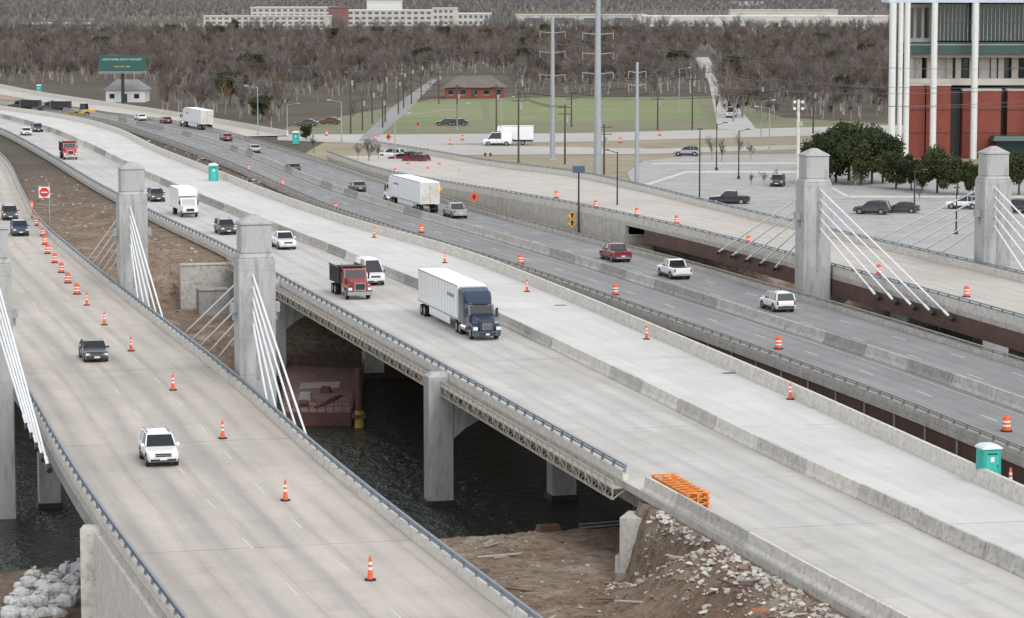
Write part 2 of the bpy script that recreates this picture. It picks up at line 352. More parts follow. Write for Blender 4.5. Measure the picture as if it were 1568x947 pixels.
def pier(name,A,y,offs,w=1.9,zb=-10.5,zt=-.46,capd=1.7,mt=PYL,tops=None):
    S=arclen(A); p=at(A,S,s_at_y(A,y)); e=empty(name,(p[0],p[1],0)); e.rotation_euler=(0,0,math.atan2(RN[1],RN[0]))
    b=MB()
    for i,o in enumerate(offs):
        top=zt-1.32 if not(tops and i in tops) else tops[i]
        b.box(o-w/2,o+w/2,-w*.45,w*.45,zb,top,mt)
        if tops and i in tops: b.box(o-w/2,o+w/2,-w*.45,w*.45,top+.002,top+.3,mt,.35)
        b.box(o-w*.58,o+w*.58,-w*.56,w*.56,zb,-9.1,DARK)
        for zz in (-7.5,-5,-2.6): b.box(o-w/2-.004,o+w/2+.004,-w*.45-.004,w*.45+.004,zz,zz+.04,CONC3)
    o=b.build('columns',bevel=.1,parent=e)
    c=MB()
    for i in range(len(offs)-1):
        a=offs[i]+w/2+.004; z=offs[i+1]-w/2-.004; n=8; zc=zt-1.31
        secs=[]
        for k in range(n+1):
            t=k/n; x=a+(z-a)*t; dd=1.0+capd*abs(2*t-1)**2.2
            secs.append([(x,-.75,zc-dd),(x,.75,zc-dd),(x,.75,zc),(x,-.75,zc)])
        c.loft(secs,mt)
    c.build('cap_beam',parent=e); return e
pier('bridge_pier',M_l,219,[-.6,9,18.5,25],tops={0:.25})
pier('bridge_pier',M_l,290,[-.4,9.5,19,26],tops={0:.2})
pier('bridge_pier',R_l,240,[1.5,8,15,22],w=1.2,zt=-.7)
pier('bridge_pier',R_l,290,[1.5,8,15,22],w=1.2,zt=-.7)
for y in (217,285): pier('bridge_pier',L_l,y,[2.5,13],w=1.6,zt=-.5)
pier('bridge_pier',F_l,288,[2.5,10],w=1.8,zt=1.4)
# pylons
def pylon(A,y,off,top=12.5,zb=-10.5,w=2.75,zd=0.0,dists=(14,18.5,23,27.5,32)):
    S=arclen(A); s0=s_at_y(A,y); p=at(A,S,s0); _,i,t=nearest(A,p); T,N=normals(A); n=N[i]; rz=math.atan2(n[1],n[0])
    c=p+n*off; e=empty('bridge_pylon',(c[0],c[1],zd)); e.rotation_euler=(0,0,rz)
    b=MB(); h=w/2; d=w*.46; zs=top-3.2
    b.box(-h,h,-d,d,zb-zd,zs-.004,PYL)
    b.box(-h*.97,h*.97,-d*.97,d*.97,zs,zs+.35,PYL,.14)
    b.box(-h*.84,h*.84,-d*.84,d*.84,zs+.354,top-.75,PYL)
    b.box(-h*.9,h*.9,-d*.9,d*.9,top-.746,top-.6,PYL)
    b.box(-h*.9,h*.9,-d*.9,d*.9,top-.596,top,PYL,h*.72,d*.72)
    b.build('shaft',bevel=.06,parent=e)
    g=MB()
    for k in range(1,5):
        zz=-2+k*2.6; g.box(-h-.006,h+.006,-d-.006,d+.006,zz,zz+.035,CONC3)
    g.box(-.12,.12,-d-.012,-d-.003,.2,zs-.4,CONC3)
    for sx in (-1,1):
        g.box(sx*h-(.45 if sx<0 else 0),sx*h+(.45 if sx>0 else 0),-.5,.5,5.2,5.9,GALV); g.box(sx*h-(.3 if sx<0 else 0),sx*h+(.3 if sx>0 else 0),-.2,.2,4.6,5.2,GALV)
    g.build('fittings',parent=e)
    cb=MB(); sg=-1 if off>0 else 1
    def loc(P):
        v=P-np.array([c[0],c[1],zd]); return (v[0]*n[0]+v[1]*n[1], -v[0]*n[1]+v[1]*n[0], v[2])
    for dr in (-1,1):
        for k in range(5):
            s_=s0+dr*dists[k]
            if s_<0: continue
            a=at(A,S,s_); _,ii,_t=nearest(A,a); a=a+N[ii]*(off*.28); a[2]-=.7
            ax,ay,az=loc(a); z0=4.4+k*.92; cb.cyl((0+sg*.3,dr*d*.9,z0),(ax,ay,az),.075,.075,CABLE,8)
            dv=Vector((ax,ay,az))-Vector((sg*.3,dr*d*.9,z0)); dv.normalize(); q=Vector((ax,ay,az))
            cb.cyl(q-dv*1.4,q,.12,.12,CABLE,8); cb.cyl(q,q+dv*.7,.2,.2,DARK,8)
    cb.build('stay_cables',parent=e); return e
pylon(L_r,217.5,1.7)
pylon(L_r,285,1.7,top=12.4)
pylon(L_l,214,-1.7)
pylon(L_l,282,-1.7)
yP=4475*27.3/434
pylon(F_l,yP-1,-1.6,zd=2,top=12.0)
pylon(F_r,yP+2,1.8,zd=2,top=12.0)
def wall(name,p0,p1,z0,z1,th,m=CONC):
    b=MB(); p0=Vector((p0[0],p0[1],0));p1=Vector((p1[0],p1[1],0)); d=(p1-p0).normalized(); r=Vector((d.y,-d.x,0))*th/2
    f=lambda z,k=1:[p0-r*k+Vector((0,0,z)),p1-r*k+Vector((0,0,z)),p1+r*k+Vector((0,0,z)),p0+r*k+Vector((0,0,z))]
    b.loft([f(z0),f(z1)],m); b.loft([f(z1+.003,1.12),f(z1+.2,1.12)],m)
    return b.build(name,bevel=.03)
def xat(A,y): return float(ixy(A,y))
def across(A,y,o): x=xat(A,y); return (x+RN[0]*o,y+RN[1]*o)
wall('abutment_wall',across(M_l,320,-5.6),across(M_l,320,24),-7,-.9,1.2,CONC)
wall('abutment_wall',across(M_l,314,-4.6),across(M_l,314,-1.2),-7,-3.0,2.0,CONC3)
wall('abutment_wall',across(M_l,170,.2),across(M_l,170,24),-8,-1.0,1.2,CONC3)
wall('abutment_wall',across(L_l,325,-1),across(L_l,325,17),-7,-.9,1.2,CONC)
wall('abutment_wall',across(R_l,346,0),across(R_l,346,20),-8,-.9,1.2,CONC3)
wall('abutment_wall',across(F_l,341,-.5),across(F_l,341,16),-8,.4,1.2,CONC3)
# free-standing concrete wing wall at the bridge end
q=G(978,876,-4.4); b=MB(); b.box(-.95,.95,-.9,1.5,-1.2,3.3,CONC); b.box(-1.25,-.954,-.7,1.2,-1.2,1.0,CONC); b.box(-1.2,1.2,-1.1,1.7,-1.2,.12,CONC3)
for x in (-.6,-.2,.2,.6): b.cyl((x,1.3,3.3),(x+.05,1.35,4.1),.025,.025,RUST,5)
for k in range(6): b.box(1.0,1.1,-.9+k*.42,-.65+k*.42,-.5,3.0,RUST)
b.build('wing_wall',(q.x,q.y,-4.4),-.25,.04)
b=MB(); P=resample(clipY(F_l,341,470),5)
b.loft([[(p[0],p[1],-1.2),(p[0],p[1],p[2]-.44),(p[0]+.4,p[1]+.1,p[2]-.44),(p[0]+.4,p[1]+.1,-1.2)] for p in P],CONC); b.build('retaining_wall')
b=MB(); P=resample(clipY(F_r,341,470),5)
b.loft([[(p[0]-.4,p[1],-1.2),(p[0]-.4,p[1],p[2]-.44),(p[0],p[1],p[2]-.44),(p[0],p[1],-1.2)] for p in P],CONC); b.build('retaining_wall')
b=MB(); P=resample(clipY(L_l,110,161),5); sweep(b,P,[(-.25,-8.5),(-.25,-.46),(.15,-.46),(.15,-8.5)],CONC2)
p=P[-1]; b.box(p[0]-.9,p[0]+.5,p[1]-.6,p[1]+.8,-8.5,-.3,CONC2); b.build('abutment_wall')
# ------------------------------------------------------------------ road markings
def dashes(name,A,off,on=3.0,cyc=12.2,w=.13,y0=0,y1=600,m=None,dz=.008,ph=0):
    b=MB(); B=clipY(offset(A,off,dz),y0,y1); S=arclen(B); s=ph
    while s+on<S[-1]:
        P=np.array([at(B,S,s+on*k/2) for k in range(3)]); T,N=normals(P)
        for k in range(2): b.face([P[k]-N[k]*w/2,P[k]+N[k]*w/2,P[k+1]+N[k+1]*w/2,P[k+1]-N[k+1]*w/2],m)
        s+=cyc
    return b.build(name)
LINE=mat('line_paint_worn',(.58,.57,.54),(.44,.42,.39),.7,2)
dashes('lane_marking',L_l,6.9,m=LINE,w=.11); dashes('lane_marking',L_l,10.5,m=LINE,ph=5,w=.11)
dashes('lane_marking',R_m,3.6,m=LINE); dashes('lane_marking',R_m,7.2,m=LINE)
dashes('lane_marking',R_m,-3.6,m=LINE,ph=4); dashes('lane_marking',R_m,-7.2,m=LINE,ph=4)
dashes('lane_marking',R_m,-1.0,on=9,cyc=9.01,w=.1,m=LINE,y1=900); dashes('lane_marking',R_m,1.0,on=9,cyc=9.01,w=.1,m=LINE,y1=900)
dashes('lane_marking',F_l,4.2,m=LINE)
for u,v in [(858,468),(1116,572)]:
    b=MB(); b.box(-.55,.55,-.3,.3,.0,.03,CONC3); b.box(-.45,.45,-.2,.2,.031,.045,DARK); b.build('deck_drain',G(u,v),.25)
# ------------------------------------------------------------------ cones & drums
def cone_mesh():
    b=MB(); b.lathe([(.27,0),(.26,.07)],BLACK,8)
    prof=[(.14,.07),(.115,.3),(.1,.48),(.095,.6),(.085,.72),(.08,.84),(.07,1.0),(.04,1.02),(.04,1.1)]
    b.lathe(prof,ORANGE,10,lambda i,j: WHITE if i in(2,4) else ORANGE); return b.mesh('traffic_cone')
def drum_mesh():
    b=MB(); b.lathe([(.40,0),(.38,.1)],BLACK,12)
    prof=[(.29,.1),(.285,.35),(.28,.47),(.275,.62),(.27,.74),(.26,.9),(.24,1.0),(.1,1.04),(.1,1.1)]
    b.lathe(prof,ORANGE,14,lambda i,j: WHITE if i in(1,3) else ORANGE); return b.mesh('traffic_drum')
CM=cone_mesh(); DM=drum_mesh()
for u,v in [(133,468),(160,498),(201,538),(265,598),(341,672),(437,767),(567,889),(573,364),(681,403),(807,447),(990,520),(1210,612),(1547,748)]:
    place(CM,'traffic_cone',G(u,v),R.uniform(0,6),1.12)
for u,v in [(48,320),(52,334),(57,346),(66,362),(69,375),(73,389),(84,403),(94,418),(104,434),(118,451),(514,322),(645,357),(797,405),(942,452),(1192,535),(1541,661),(432,285),(380,262)]:
    place(DM,'traffic_drum',G(u,v),R.uniform(0,6))
for u,v in [(852,304),(912,319),(975,331),(1036,343),(1146,375),(1346,421),(1480,455)]:
    place(DM,'traffic_drum',G(u,v,2),R.uniform(0,6),.92)
for u,v in [(575,215),(605,268),(625,259),(655,266),(673,259),(703,270),(725,275),(743,277),(757,279),(690,222),(708,215),(500,208),(655,237),(1010,208),(1298,260),(520,245),(950,219)]:
    place(DM,'traffic_drum',G(u,v,GZ+.05),R.uniform(0,6))
# ------------------------------------------------------------------ vehicles
GLASS=flat('vehicle_glass',(.012,.015,.018),.08); TIRE=flat('tyre',(.015,.015,.015),.9); RIM=flat('wheel_rim',(.35,.36,.37),.35,.6)
LAMP=flat('headlamp_lens',(.75,.77,.8),.15); TAIL=flat('tail_lamp',(.35,.01,.01),.2); CHR=flat('chrome',(.6,.61,.62),.2,.9); TRIM=flat('black_trim',(.02,.02,.022),.5)
def paint(n,c,r=.28):
    if n in _mc: return _mc[n]
    s=NT(n); tc=s.n('ShaderNodeTexCoord').outputs['Object']; z=s.n('ShaderNodeSeparateXYZ',{0:tc}).outputs[2]
    nz=s.noise(tc,2.5,5); dirt=s.ma('MULTIPLY',s.mapr(z,.9,.2),s.mapr(nz,.3,.7,.2,.7)); col=s.mix(dirt,c,(.2,.17,.14))
    s.b.inputs['Coat Weight'].default_value=.3; m=s.out(col,r); _mc[n]=m; return m
def sec(y,zb,zt,w,ch=.1):
    h=zt-zb; return [(-w*.93,y,zb),(-w,y,zb+h*.3),(-w*.99,y,zt-ch),(-w*.9,y,zt),(w*.9,y,zt),(w*.99,y,zt-ch),(w,y,zb+h*.3),(w*.93,y,zb)]
def wheel(b,x,y,r,w,dual=False):
    sg=1 if x>0 else -1; w=w*(2 if dual else 1)
    b.cyl((x-sg*w,y,r),(x,y,r),r,r,TIRE,16); b.cyl((x-sg*.01,y,r),(x+sg*.012,y,r),r*.62,r*.55,RIM,12); b.cyl((x,y,r),(x+sg*.03,y,r),r*.2,r*.16,TRIM,8)
VK=dict(
 sedan=dict(L=4.8,W=1.84,H=1.45,hood=.93,belt=.95,tr=1.0,ws=1.0,rf=.15,rr=-1.15,rb=-1.85,r=.33),
 suv=dict(L=4.75,W=1.92,H=1.76,hood=1.08,belt=1.1,tr=1.08,ws=1.05,rf=.35,rr=-2.0,rb=-2.3,r=.37),
 pickup=dict(L=5.7,W=2.0,H=1.88,hood=1.16,belt=1.18,tr=1.2,ws=1.15,rf=.5,rr=-.85,rb=-1.05,r=.4),
 van=dict(L=5.6,W=2.0,H=2.45,hood=1.25,belt=1.3,tr=1.3,ws=1.9,rf=1.1,rr=-2.65,rb=-2.75,r=.36))
def car_mesh(kind,P):
    k=VK[kind]; b=MB(); L,W,H=k['L'],k['W']/2,k['H']; hy=L/2; hd,bl=k['hood'],k['belt']
    gb=.24 if kind=='sedan' else .33
    st=[sec(hy,gb+.12,hd-.38,W*.84),sec(hy-.06,gb,hd-.24,W*.93),sec(hy-.28,gb,hd-.12,W*.985),sec(k['ws'],gb,hd,W),sec(k['rf']-.2,gb,bl,W)]
    if kind=='pickup': st+=[sec(-hy+.08,gb+.05,bl,W),sec(-hy,gb+.15,bl-.05,W*.97)]
    else: st+=[sec(k['rb'],gb,k['tr'],W),sec(-hy+.1,gb+.02,k['tr']-.04,W*.97),sec(-hy,gb+.15,k['tr']-.2,W*.9)]
    b.loft(st,P)
    def gs(y,z,w): return [(-w,y,bl-.03),(-w+ (z-bl)*.22,y,z),(w-(z-bl)*.22,y,z),(w,y,bl-.03)]
    g=[gs(k['ws'],bl+.0,W*.93),gs(k['rf'],H-.05,W*.93),gs((k['rf']+k['rr'])/2,H,W*.94),gs(k['rr'],H-.06,W*.92),gs(k['rb']+.03,bl+.02,W*.9)]
    b.loft(g,GLASS,True,lambda i,j: (P if (j==1 and i in(1,2)) or (kind=='van' and i==2) else GLASS))
    hw=W*.93-(H-bl)*.22
    b.loft([[( -hw-.01,y,z-.05),(-hw+.06,y,z+.015),(hw-.06,y,z+.015),(hw+.01,y,z-.05)] for y,z in((k['rf']+.02,H-.05),((k['rf']+k['rr'])/2,H+.005),(k['rr'],H-.055))],P)
    for sx in(-1,1):
        b.beam((sx*W*.925,k['ws']-.03,bl),(sx*(hw+.0),k['rf'],H-.05),.07,.08,P)
        b.beam((sx*W*.9,k['rb']+.05,bl),(sx*(hw-.0),k['rr'],H-.07),.1,.14,P)
        ym=(k['rf']+k['rr'])/2+(.1 if kind!='pickup' else -.1); b.beam((sx*W*.945,ym,bl),(sx*(hw+.01),ym,H-.05),.05,.09,P if kind!='sedan' else TRIM)
        if kind in('suv',): b.beam((sx*W*.935,-1.3,bl),(sx*(hw+.01),-1.3,H-.05),.05,.1,P)
        b.box(sx*W+(0 if sx>0 else -.2),sx*W+(.2 if sx>0 else 0),k['ws']-.32,k['ws']-.15,bl-.02,bl+.15,P if kind!='van' else TRIM)
        for yy in (.31*L,-.30*L):
            b.cyl((sx*(W-.2),yy,k['r']),(sx*(W+.006),yy,k['r']),k['r']+.085,k['r']+.085,TRIM,18)
            wheel(b,sx*(W+.015),yy,k['r'],.22)
        b.box(sx*W*.9-.24*(sx>0),sx*W*.9+.24*(sx<0),hy-.16,hy-.015,hd-.40,hd-.22,LAMP)
        tz=bl-.42 if kind!='van' else .9
        b.box(sx*W*.93-.16*(sx>0),sx*W*.93+.16*(sx<0),-hy-.01,-hy+.1,tz,tz+(.34 if kind!='sedan' else .18),TAIL)
        b.box(sx*(W+.004)-.004,sx*(W+.004)+.004,-L*.2,L*.2,gb+.02,gb+.14,TRIM)
        for yd in (.15,-.95): b.box(sx*(W+.003)-.003,sx*(W+.003)+.003,yd,yd+.02,gb+.2,bl-.08,TRIM)
    b.box(-W*.5,W*.5,hy-.08,hy+.012,hd-.44,hd-.24,TRIM); b.box(-W*.52,W*.52,hy-.05,hy+.02,hd-.36,hd-.33,CHR)
    b.box(-W*.8,W*.8,hy-.05,hy+.04,gb+.04,gb+.18,TRIM if kind!='pickup' else CHR); b.box(-.22,.22,hy+.041,hy+.05,gb+.12,gb+.24,WHITE)
    b.box(-W*.8,W*.8,-hy-.05,-hy+.05,gb+.08,gb+.26,TRIM if kind!='pickup' else CHR); b.box(-.22,.22,-hy-.06,-hy-.051,gb+.3,gb+.42,WHITE)
    if kind=='pickup': b.box(-W*.84,W*.84,-hy+.12,k['rb']-.05,bl-.1,bl+.004,TRIM)
    if kind=='suv':
        for sx in(-1,1): b.beam((sx*.66,.1,H+.06),(sx*.66,-1.9,H+.05),.04,.04,TRIM)
    b.box(-W*.75,W*.75,-L*.42,L*.42,.16,.3,BLACK)
    return b.mesh(kind)
def semi_mesh(P,trailer=True,TW=None):
    b=MB(); TW=TW or paint('trailer_white',(.72,.73,.73),.45)
    if trailer:
        b.box(-1.28,1.28,-10.6,5.2,1.2,4.08,TW)
        for k in range(14):
            y=-10.4+k*1.18
            for sx in(-1,1): b.box(sx*1.283-.006,sx*1.283+.006,y,y+.05,1.25,4.0,CONC)
        for sx in(-1,1):
            b.box(sx*1.29-.012,sx*1.29+.012,-10.6,5.2,1.16,1.3,GALV); b.box(sx*1.29-.012,sx*1.29+.012,-10.6,5.2,3.98,4.09,GALV)
            b.box(sx*1.2-.02,sx*1.2+.02,-6.2,2.0,.45,1.15,TW); b.box(sx*.8-.07,sx*.8+.07,2.6,2.75,.1,1.2,DARK)
            for k in range(5): b.box(sx*1.297-.004,sx*1.297+.004,1.3+k*.55,1.65+k*.55,2.9,3.2,paint('livery_blue',(.03,.08,.25)))
            for y in(-8.2,-9.5): wheel(b,sx*1.25,y,.5,.28,True)
        b.box(-1.15,1.15,-10.55,-10.45,.5,.6,DARK); b.box(-.6,.6,-10,5,1.0,1.2,DARK); b.box(-1.2,1.2,-10.63,-10.605,1.3,3.95,CONC2); b.box(-.015,.015,-10.64,-10.631,1.3,3.95,DARK)
    for sx in(-1,1):
        wheel(b,sx*1.2,9.45,.52,.3)
        for y in(5.7,4.4): wheel(b,sx*1.22,y,.51,.28,True)
        b.cyl((sx*.98,6.3,.72),(sx*.98,8.0,.72),.32,.32,CHR,12); b.box(sx*1.32-.1,sx*1.32+.1,8.55,8.7,1.75,2.5,TRIM); b.beam((sx*1.1,8.5,2.3),(sx*1.32,8.6,2.3),.05,.05,TRIM)
        b.loft([[(sx*.75,y,z0),(sx*1.2,y,z0),(sx*1.2,y,z1),(sx*.75,y,z1)] for y,z0,z1 in((8.75,.75,1.2),(9.05,1.08,1.35),(9.85,1.08,1.35),(10.35,.7,1.22),(10.55,.6,1.0))],P)
        b.box(sx*.98-.19,sx*.98+.19,10.45,10.62,.86,1.12,LAMP); b.cyl((sx*1.12,5.35,1.0),(sx*1.12,5.35,3.6),.07,.07,CHR,8)
    b.box(-.45,.45,3.8,9.8,.75,1.0,DARK)
    b.loft([sec(10.62,.75,1.62,.62),sec(10.4,.75,1.78,.72),sec(8.6,.75,2.05,1.0)],P)
    b.loft([[(-w,y,.85),(-w,y,zt),(w,y,zt),(w,y,.85)] for y,zt,w in((8.75,1.98,1.1),(8.25,2.75,1.12),(7.3,2.78,1.16))],P)
    b.face([(-.98,8.742,2.05),(.98,8.742,2.05),(.95,8.31,2.68),(-.95,8.31,2.68)],GLASS)
    for sx in(-1,1): b.face([(sx*1.145,8.5,2.05),(sx*1.145,8.28,2.62),(sx*1.165,7.5,2.62),(sx*1.165,7.5,2.05)],GLASS)
    b.loft([[(-w,y,1.0),(-w,y,zt-.15),(-w+.15,y,zt),(w-.15,y,zt),(w,y,zt-.15),(w,y,1.0)] for y,zt,w in((7.3,3.35,1.18),(6.9,3.75,1.22),(6.0,3.98,1.24),(5.35,3.98,1.24))],P)
    b.loft([[(-w,y,2.78),(-w,y,zt),(w,y,zt),(w,y,2.78)] for y,zt,w in((8.1,2.84,1.0),(7.3,3.36,1.1))],P)
    b.box(-.62,.62,8.1,8.35,2.78,2.9,TRIM)
    b.box(-.5,.5,10.6,10.68,.85,1.55,TRIM)
    for k in range(6): b.box(-.45,.45,10.68,10.70,.92+k*.1,.95+k*.1,CHR)
    b.loft([[(-w,y,z0),(w,y,z0),(w,y,z1),(-w,y,z1)] for y,z0,z1,w in((10.3,.35,.8,1.2),(10.68,.35,.8,1.15),(10.82,.38,.74,.9))],P)
    b.box(-.7,.7,10.78,10.84,.42,.66,TRIM); b.box(-.16,.16,10.84,10.85,.45,.6,WHITE)
    return b.mesh('semi')
def dump_mesh(P,BX):
    b=MB()
    for sx in(-1,1):
        wheel(b,sx*1.15,3.0,.5,.28)
        for y in(-1.6,-2.9): wheel(b,sx*1.2,y,.5,.28,True)
        b.loft([[(sx*.7,y,z0),(sx*1.18,y,z0),(sx*1.18,y,z1),(sx*.7,y,z1)] for y,z0,z1 in((2.2,.8,1.15),(2.6,1.07,1.35),(3.4,1.07,1.35),(4.0,.7,1.15))],P)
        b.box(sx*.93-.17,sx*.93+.17,3.95,4.08,.9,1.15,LAMP); b.box(sx*1.3-.08,sx*1.3+.08,2.0,2.12,1.8,2.4,TRIM); b.cyl((sx*1.02,.75,1),(sx*1.02,.75,3.2),.07,.07,CHR,8)
        for k in range(6): b.box(sx*1.26-.04,sx*1.26+.04,-3.6+k*.8,-3.5+k*.8,1.2,2.75,BX)
        b.box(sx*1.27-.06,sx*1.27+.06,-3.8,.5,2.7,2.85,BX)
    b.loft([sec(4.1,.75,1.62,.7),sec(3.9,.75,1.8,.78),sec(2.1,.75,1.98,.98)],P)
    b.loft([[(-w,y,.85),(-w,y,zt),(w,y,zt),(w,y,.85)] for y,zt,w in((2.2,1.9,1.1),(1.9,2.75,1.1),(.8,2.8,1.1))],P)
    b.face([(-.98,2.19,1.98),(.98,2.19,1.98),(.95,1.935,2.65),(-.95,1.935,2.65)],GLASS)
    for sx in(-1,1): b.face([(sx*1.105,2.0,1.95),(sx*1.105,1.85,2.6),(sx*1.105,1.0,2.6),(sx*1.105,1.0,1.95)],GLASS)
    b.box(-.55,.55,4.08,4.16,.85,1.6,CHR); b.box(-.45,.45,4.16,4.17,.95,1.5,TRIM); b.box(-1.18,1.18,4.0,4.25,.45,.78,CHR)
    for sx in(-1,1): b.box(sx*1.2-.04,sx*1.2+.04,-3.8,.5,1.2,2.75,BX)
    b.box(-1.16,1.16,.42,.52,1.2,3.0,BX); b.box(-1.16,1.16,.5,1.3,2.86,2.95,BX); b.box(-1.16,1.16,-3.8,-3.7,1.2,2.6,BX); b.box(-1.15,1.15,-3.7,.41,1.15,2.3,mat('load_soil',(.12,.09,.07)))
    b.box(-.45,.45,-3.7,3.6,.75,1.1,DARK); return b.mesh('dump')
def boxtruck_mesh(P):
    b=MB(); TW=paint('trailer_white',(.72,.73,.73),.45)
    b.box(-1.22,1.22,-4.2,2.0,.95,3.6,TW); b.box(-1.22,1.22,2.0,2.7,2.7,3.55,TW,.08,.2)
    for sx in(-1,1):
        for z in (.95,3.5): b.box(sx*1.225-.01,sx*1.225+.01,-4.2,2.0,z,z+.1,GALV)
        wheel(b,sx*1.05,3.2,.42,.25); wheel(b,sx*1.15,-2.2,.42,.25,True)
        b.box(sx*.78-.18,sx*.78+.18,4.2,4.28,.85,1.08,LAMP); b.box(sx*1.2-.08,sx*1.2+.08,2.9,3.02,1.6,2.1,TRIM)
        b.face([(sx*1.005,3.0,1.6),(sx*1.005,2.8,2.3),(sx*1.005,2.15,2.3),(sx*1.005,2.15,1.6)],GLASS)
    b.loft([[(-w,y,.5),(-w,y,zt),(w,y,zt),(w,y,.5)] for y,zt,w in((4.25,1.3,.92),(3.2,1.55,1.0),(2.75,2.4,1.0),(2.05,2.5,1.0))],P)
    b.face([(-.9,3.215,1.6),(.9,3.215,1.6),(.88,2.82,2.3),(-.88,2.82,2.3)],GLASS)
    b.box(-.5,.5,4.24,4.29,.8,1.15,TRIM); b.box(-1.0,1.0,4.2,4.36,.42,.68,TRIM); b.box(-.4,.4,-4.1,3.5,.6,.95,DARK); return b.mesh('boxt')
def loader_mesh(P):
    b=MB()
    for sx in(-1,1):
        for y in(-1.5,1.5): wheel(b,sx*1.2,y,.75,.5)
        b.beam((sx*.6,1.2,1.7),(sx*.6,3.2,.8),.18,.3,P)
    b.box(-.8,.8,-2.8,-.2,.9,2.0,P,.1); b.box(-.7,.7,-.2,1.6,.8,1.4,P); b.box(-.75,.75,-.9,.6,2.0,3.3,GLASS,.08); b.box(-.8,.8,-1,.7,3.3,3.4,P)
    b.loft([[(x,3.0,.2),(x,4.1,.1),(x,3.2,.35),(x,3.0,1.4)] for x in(-1.4,1.4)],P); return b.mesh('loader')
PW=paint('paint_white',(.70,.71,.71)); PS=paint('paint_silver',(.33,.34,.35)); PK=paint('paint_black',(.016,.018,.022)); PG=paint('paint_dark_grey',(.05,.055,.06)); PB=paint('paint_blue',(.02,.06,.12)); PR=paint('paint_red',(.16,.01,.016)); PM=paint('paint_maroon',(.25,.03,.027)); PN=paint('paint_navy',(.014,.03,.06)); PRR=paint('paint_bright_red',(.45,.02,.02)); PY=paint('paint_machine_yellow',(.5,.3,.03))
_vm={}
def vmesh(kind,P):
    k=(kind,P.name)
    if k not in _vm: _vm[k]={'semi':lambda:semi_mesh(P),'dump':lambda:dump_mesh(P,TRIM),'box':lambda:boxtruck_mesh(P),'loader':lambda:loader_mesh(P)}.get(kind,lambda:car_mesh(kind,P))()
    return _vm[k]
def veh(name,kind,P,u,v,curveA=None,away=False,z=0,rz=None,s_=1):
    p=G(u,v,z)
    if rz is None:
        q,i,t=nearest(curveA,np.array(p)); T=curveA[min(i+1,len(curveA)-1)]-curveA[max(0,i-1)]
        rz=math.atan2(T[1],T[0])-math.pi/2+(0 if away else math.pi)
    return place(vmesh(kind,P),name,p+Vector((0,0,.01)),rz,s_,.02)
veh('white_suv','suv',PW,243,707,L_r,s_=1.03); veh('black_sedan','sedan',PK,143,550,L_r,s_=1.03)
veh('blue_suv','suv',PB,30,360,L_r); veh('dark_suv','suv',PG,15,336,L_r)
veh('semi_truck','semi',PN,702,500,M_m); veh('dump_truck','dump',PM,537,453,M_m); veh('white_van','van',PW,566,434,M_m)
veh('white_pickup','pickup',PW,434,380,M_m); veh('dark_suv','suv',PG,345,358,M_m); veh('dark_suv','suv',PG,239,308,M_m)
veh('box_truck','box',PW,283,330,M_m); veh('red_dump_truck','dump',PRR,105,243,M_m); veh('white_sedan','sedan',PW,40,207,M_m); veh('dark_suv','suv',PG,57,202,M_m)
veh('semi_truck','semi',PW,628,318,R_m,True); veh('silver_pickup','pickup',PS,697,333,R_m,True); veh('red_pickup','pickup',PR,942,399,R_m,True)
veh('white_pickup','pickup',PW,1032,425,R_m,True); veh('white_suv','suv',PW,1190,475,R_m,True)
veh('black_sedan','sedan',PG,547,293,R_m,True); veh('black_sedan','sedan',PK,449,264,R_m,True); veh('silver_sedan','sedan',PS,389,234,R_m,True); veh('red_sedan','sedan',PR,346,216,R_m,True)
veh('semi_truck','semi',PW,300,196,R_m,True); veh('red_sedan','sedan',PR,254,189,R_m,True); veh('white_sedan','sedan',PW,215,185,R_m,True)
veh('black_pickup','pickup',PK,1117,313,z=GZ,rz=math.radians(80))
veh('dump_truck','dump',PG,38,172,z=GZ+.05,rz=1.4); veh('dump_truck','dump',PG,84,174,z=GZ+.05,rz=1.5); veh('wheel_loader','loader',PY,128,181,z=GZ+.05,rz=1.2)
for nm,k,P,u,v,a in [('white_suv','suv',PW,600,243,60),('red_sedan','sedan',PR,615,248,60),('dark_suv','suv',PG,627,248,60),('red_suv','suv',PR,637,252,60),('white_van','van',PW,762,223,88),('dark_suv','suv',PG,1335,328,70),('dark_sedan','sedan',PK,1380,326,75),('white_suv','suv',PW,1475,320,70),('dark_suv','suv',PG,1550,326,60),('silver_suv','suv',PS,1052,239,80),('dark_suv','suv',PG,1191,285,170),('white_van','van',PW,1120,180,170),('black_sedan','sedan',PK,684,192,90),('black_sedan','sedan',PK,700,192,90),('red_sedan','sedan',PR,505,190,85),('dark_sedan','sedan',PG,470,193,85)]:
    veh(nm,k,P,u,v,z=GZ+.1,rz=math.radians(a))
veh('box_truck','box',PW,783,222,z=GZ+.1,rz=math.radians(88))
# ------------------------------------------------------------------ ground patches
def patch(name,pts,m,lev):
    z=GZ+.03+lev*.012; b=MB(); b.face([G(u,v,z) for u,v in pts],m); return b.build(name)
ASPH=mat('parking_asphalt',(.37,.36,.345),(.30,.29,.28),.9,.08,dirt=(.24,.23,.22)); GRASS=mat('grass_green',(.12,.165,.05),(.18,.20,.085),.95,.03,dirt=(.21,.185,.11)); DRY=mat('dry_grass',(.30,.25,.17),(.23,.19,.12),.95,.06,dirt=(.15,.16,.075)); STR=mat('street_concrete',(.42,.40,.37),(.35,.33,.305),.9,.05); STR2=mat('street_asphalt',(.25,.245,.24),(.2,.195,.19),.9,.05)
GRASSD=mat('grass_dull',(.12,.14,.06),(.17,.16,.09),.95,.05,dirt=(.20,.16,.10))
patch('dry_grass',[(440,250),(520,205),(1568,205),(1568,420),(1240,360),(1000,310),(1000,420),(640,300)],DRY,0)
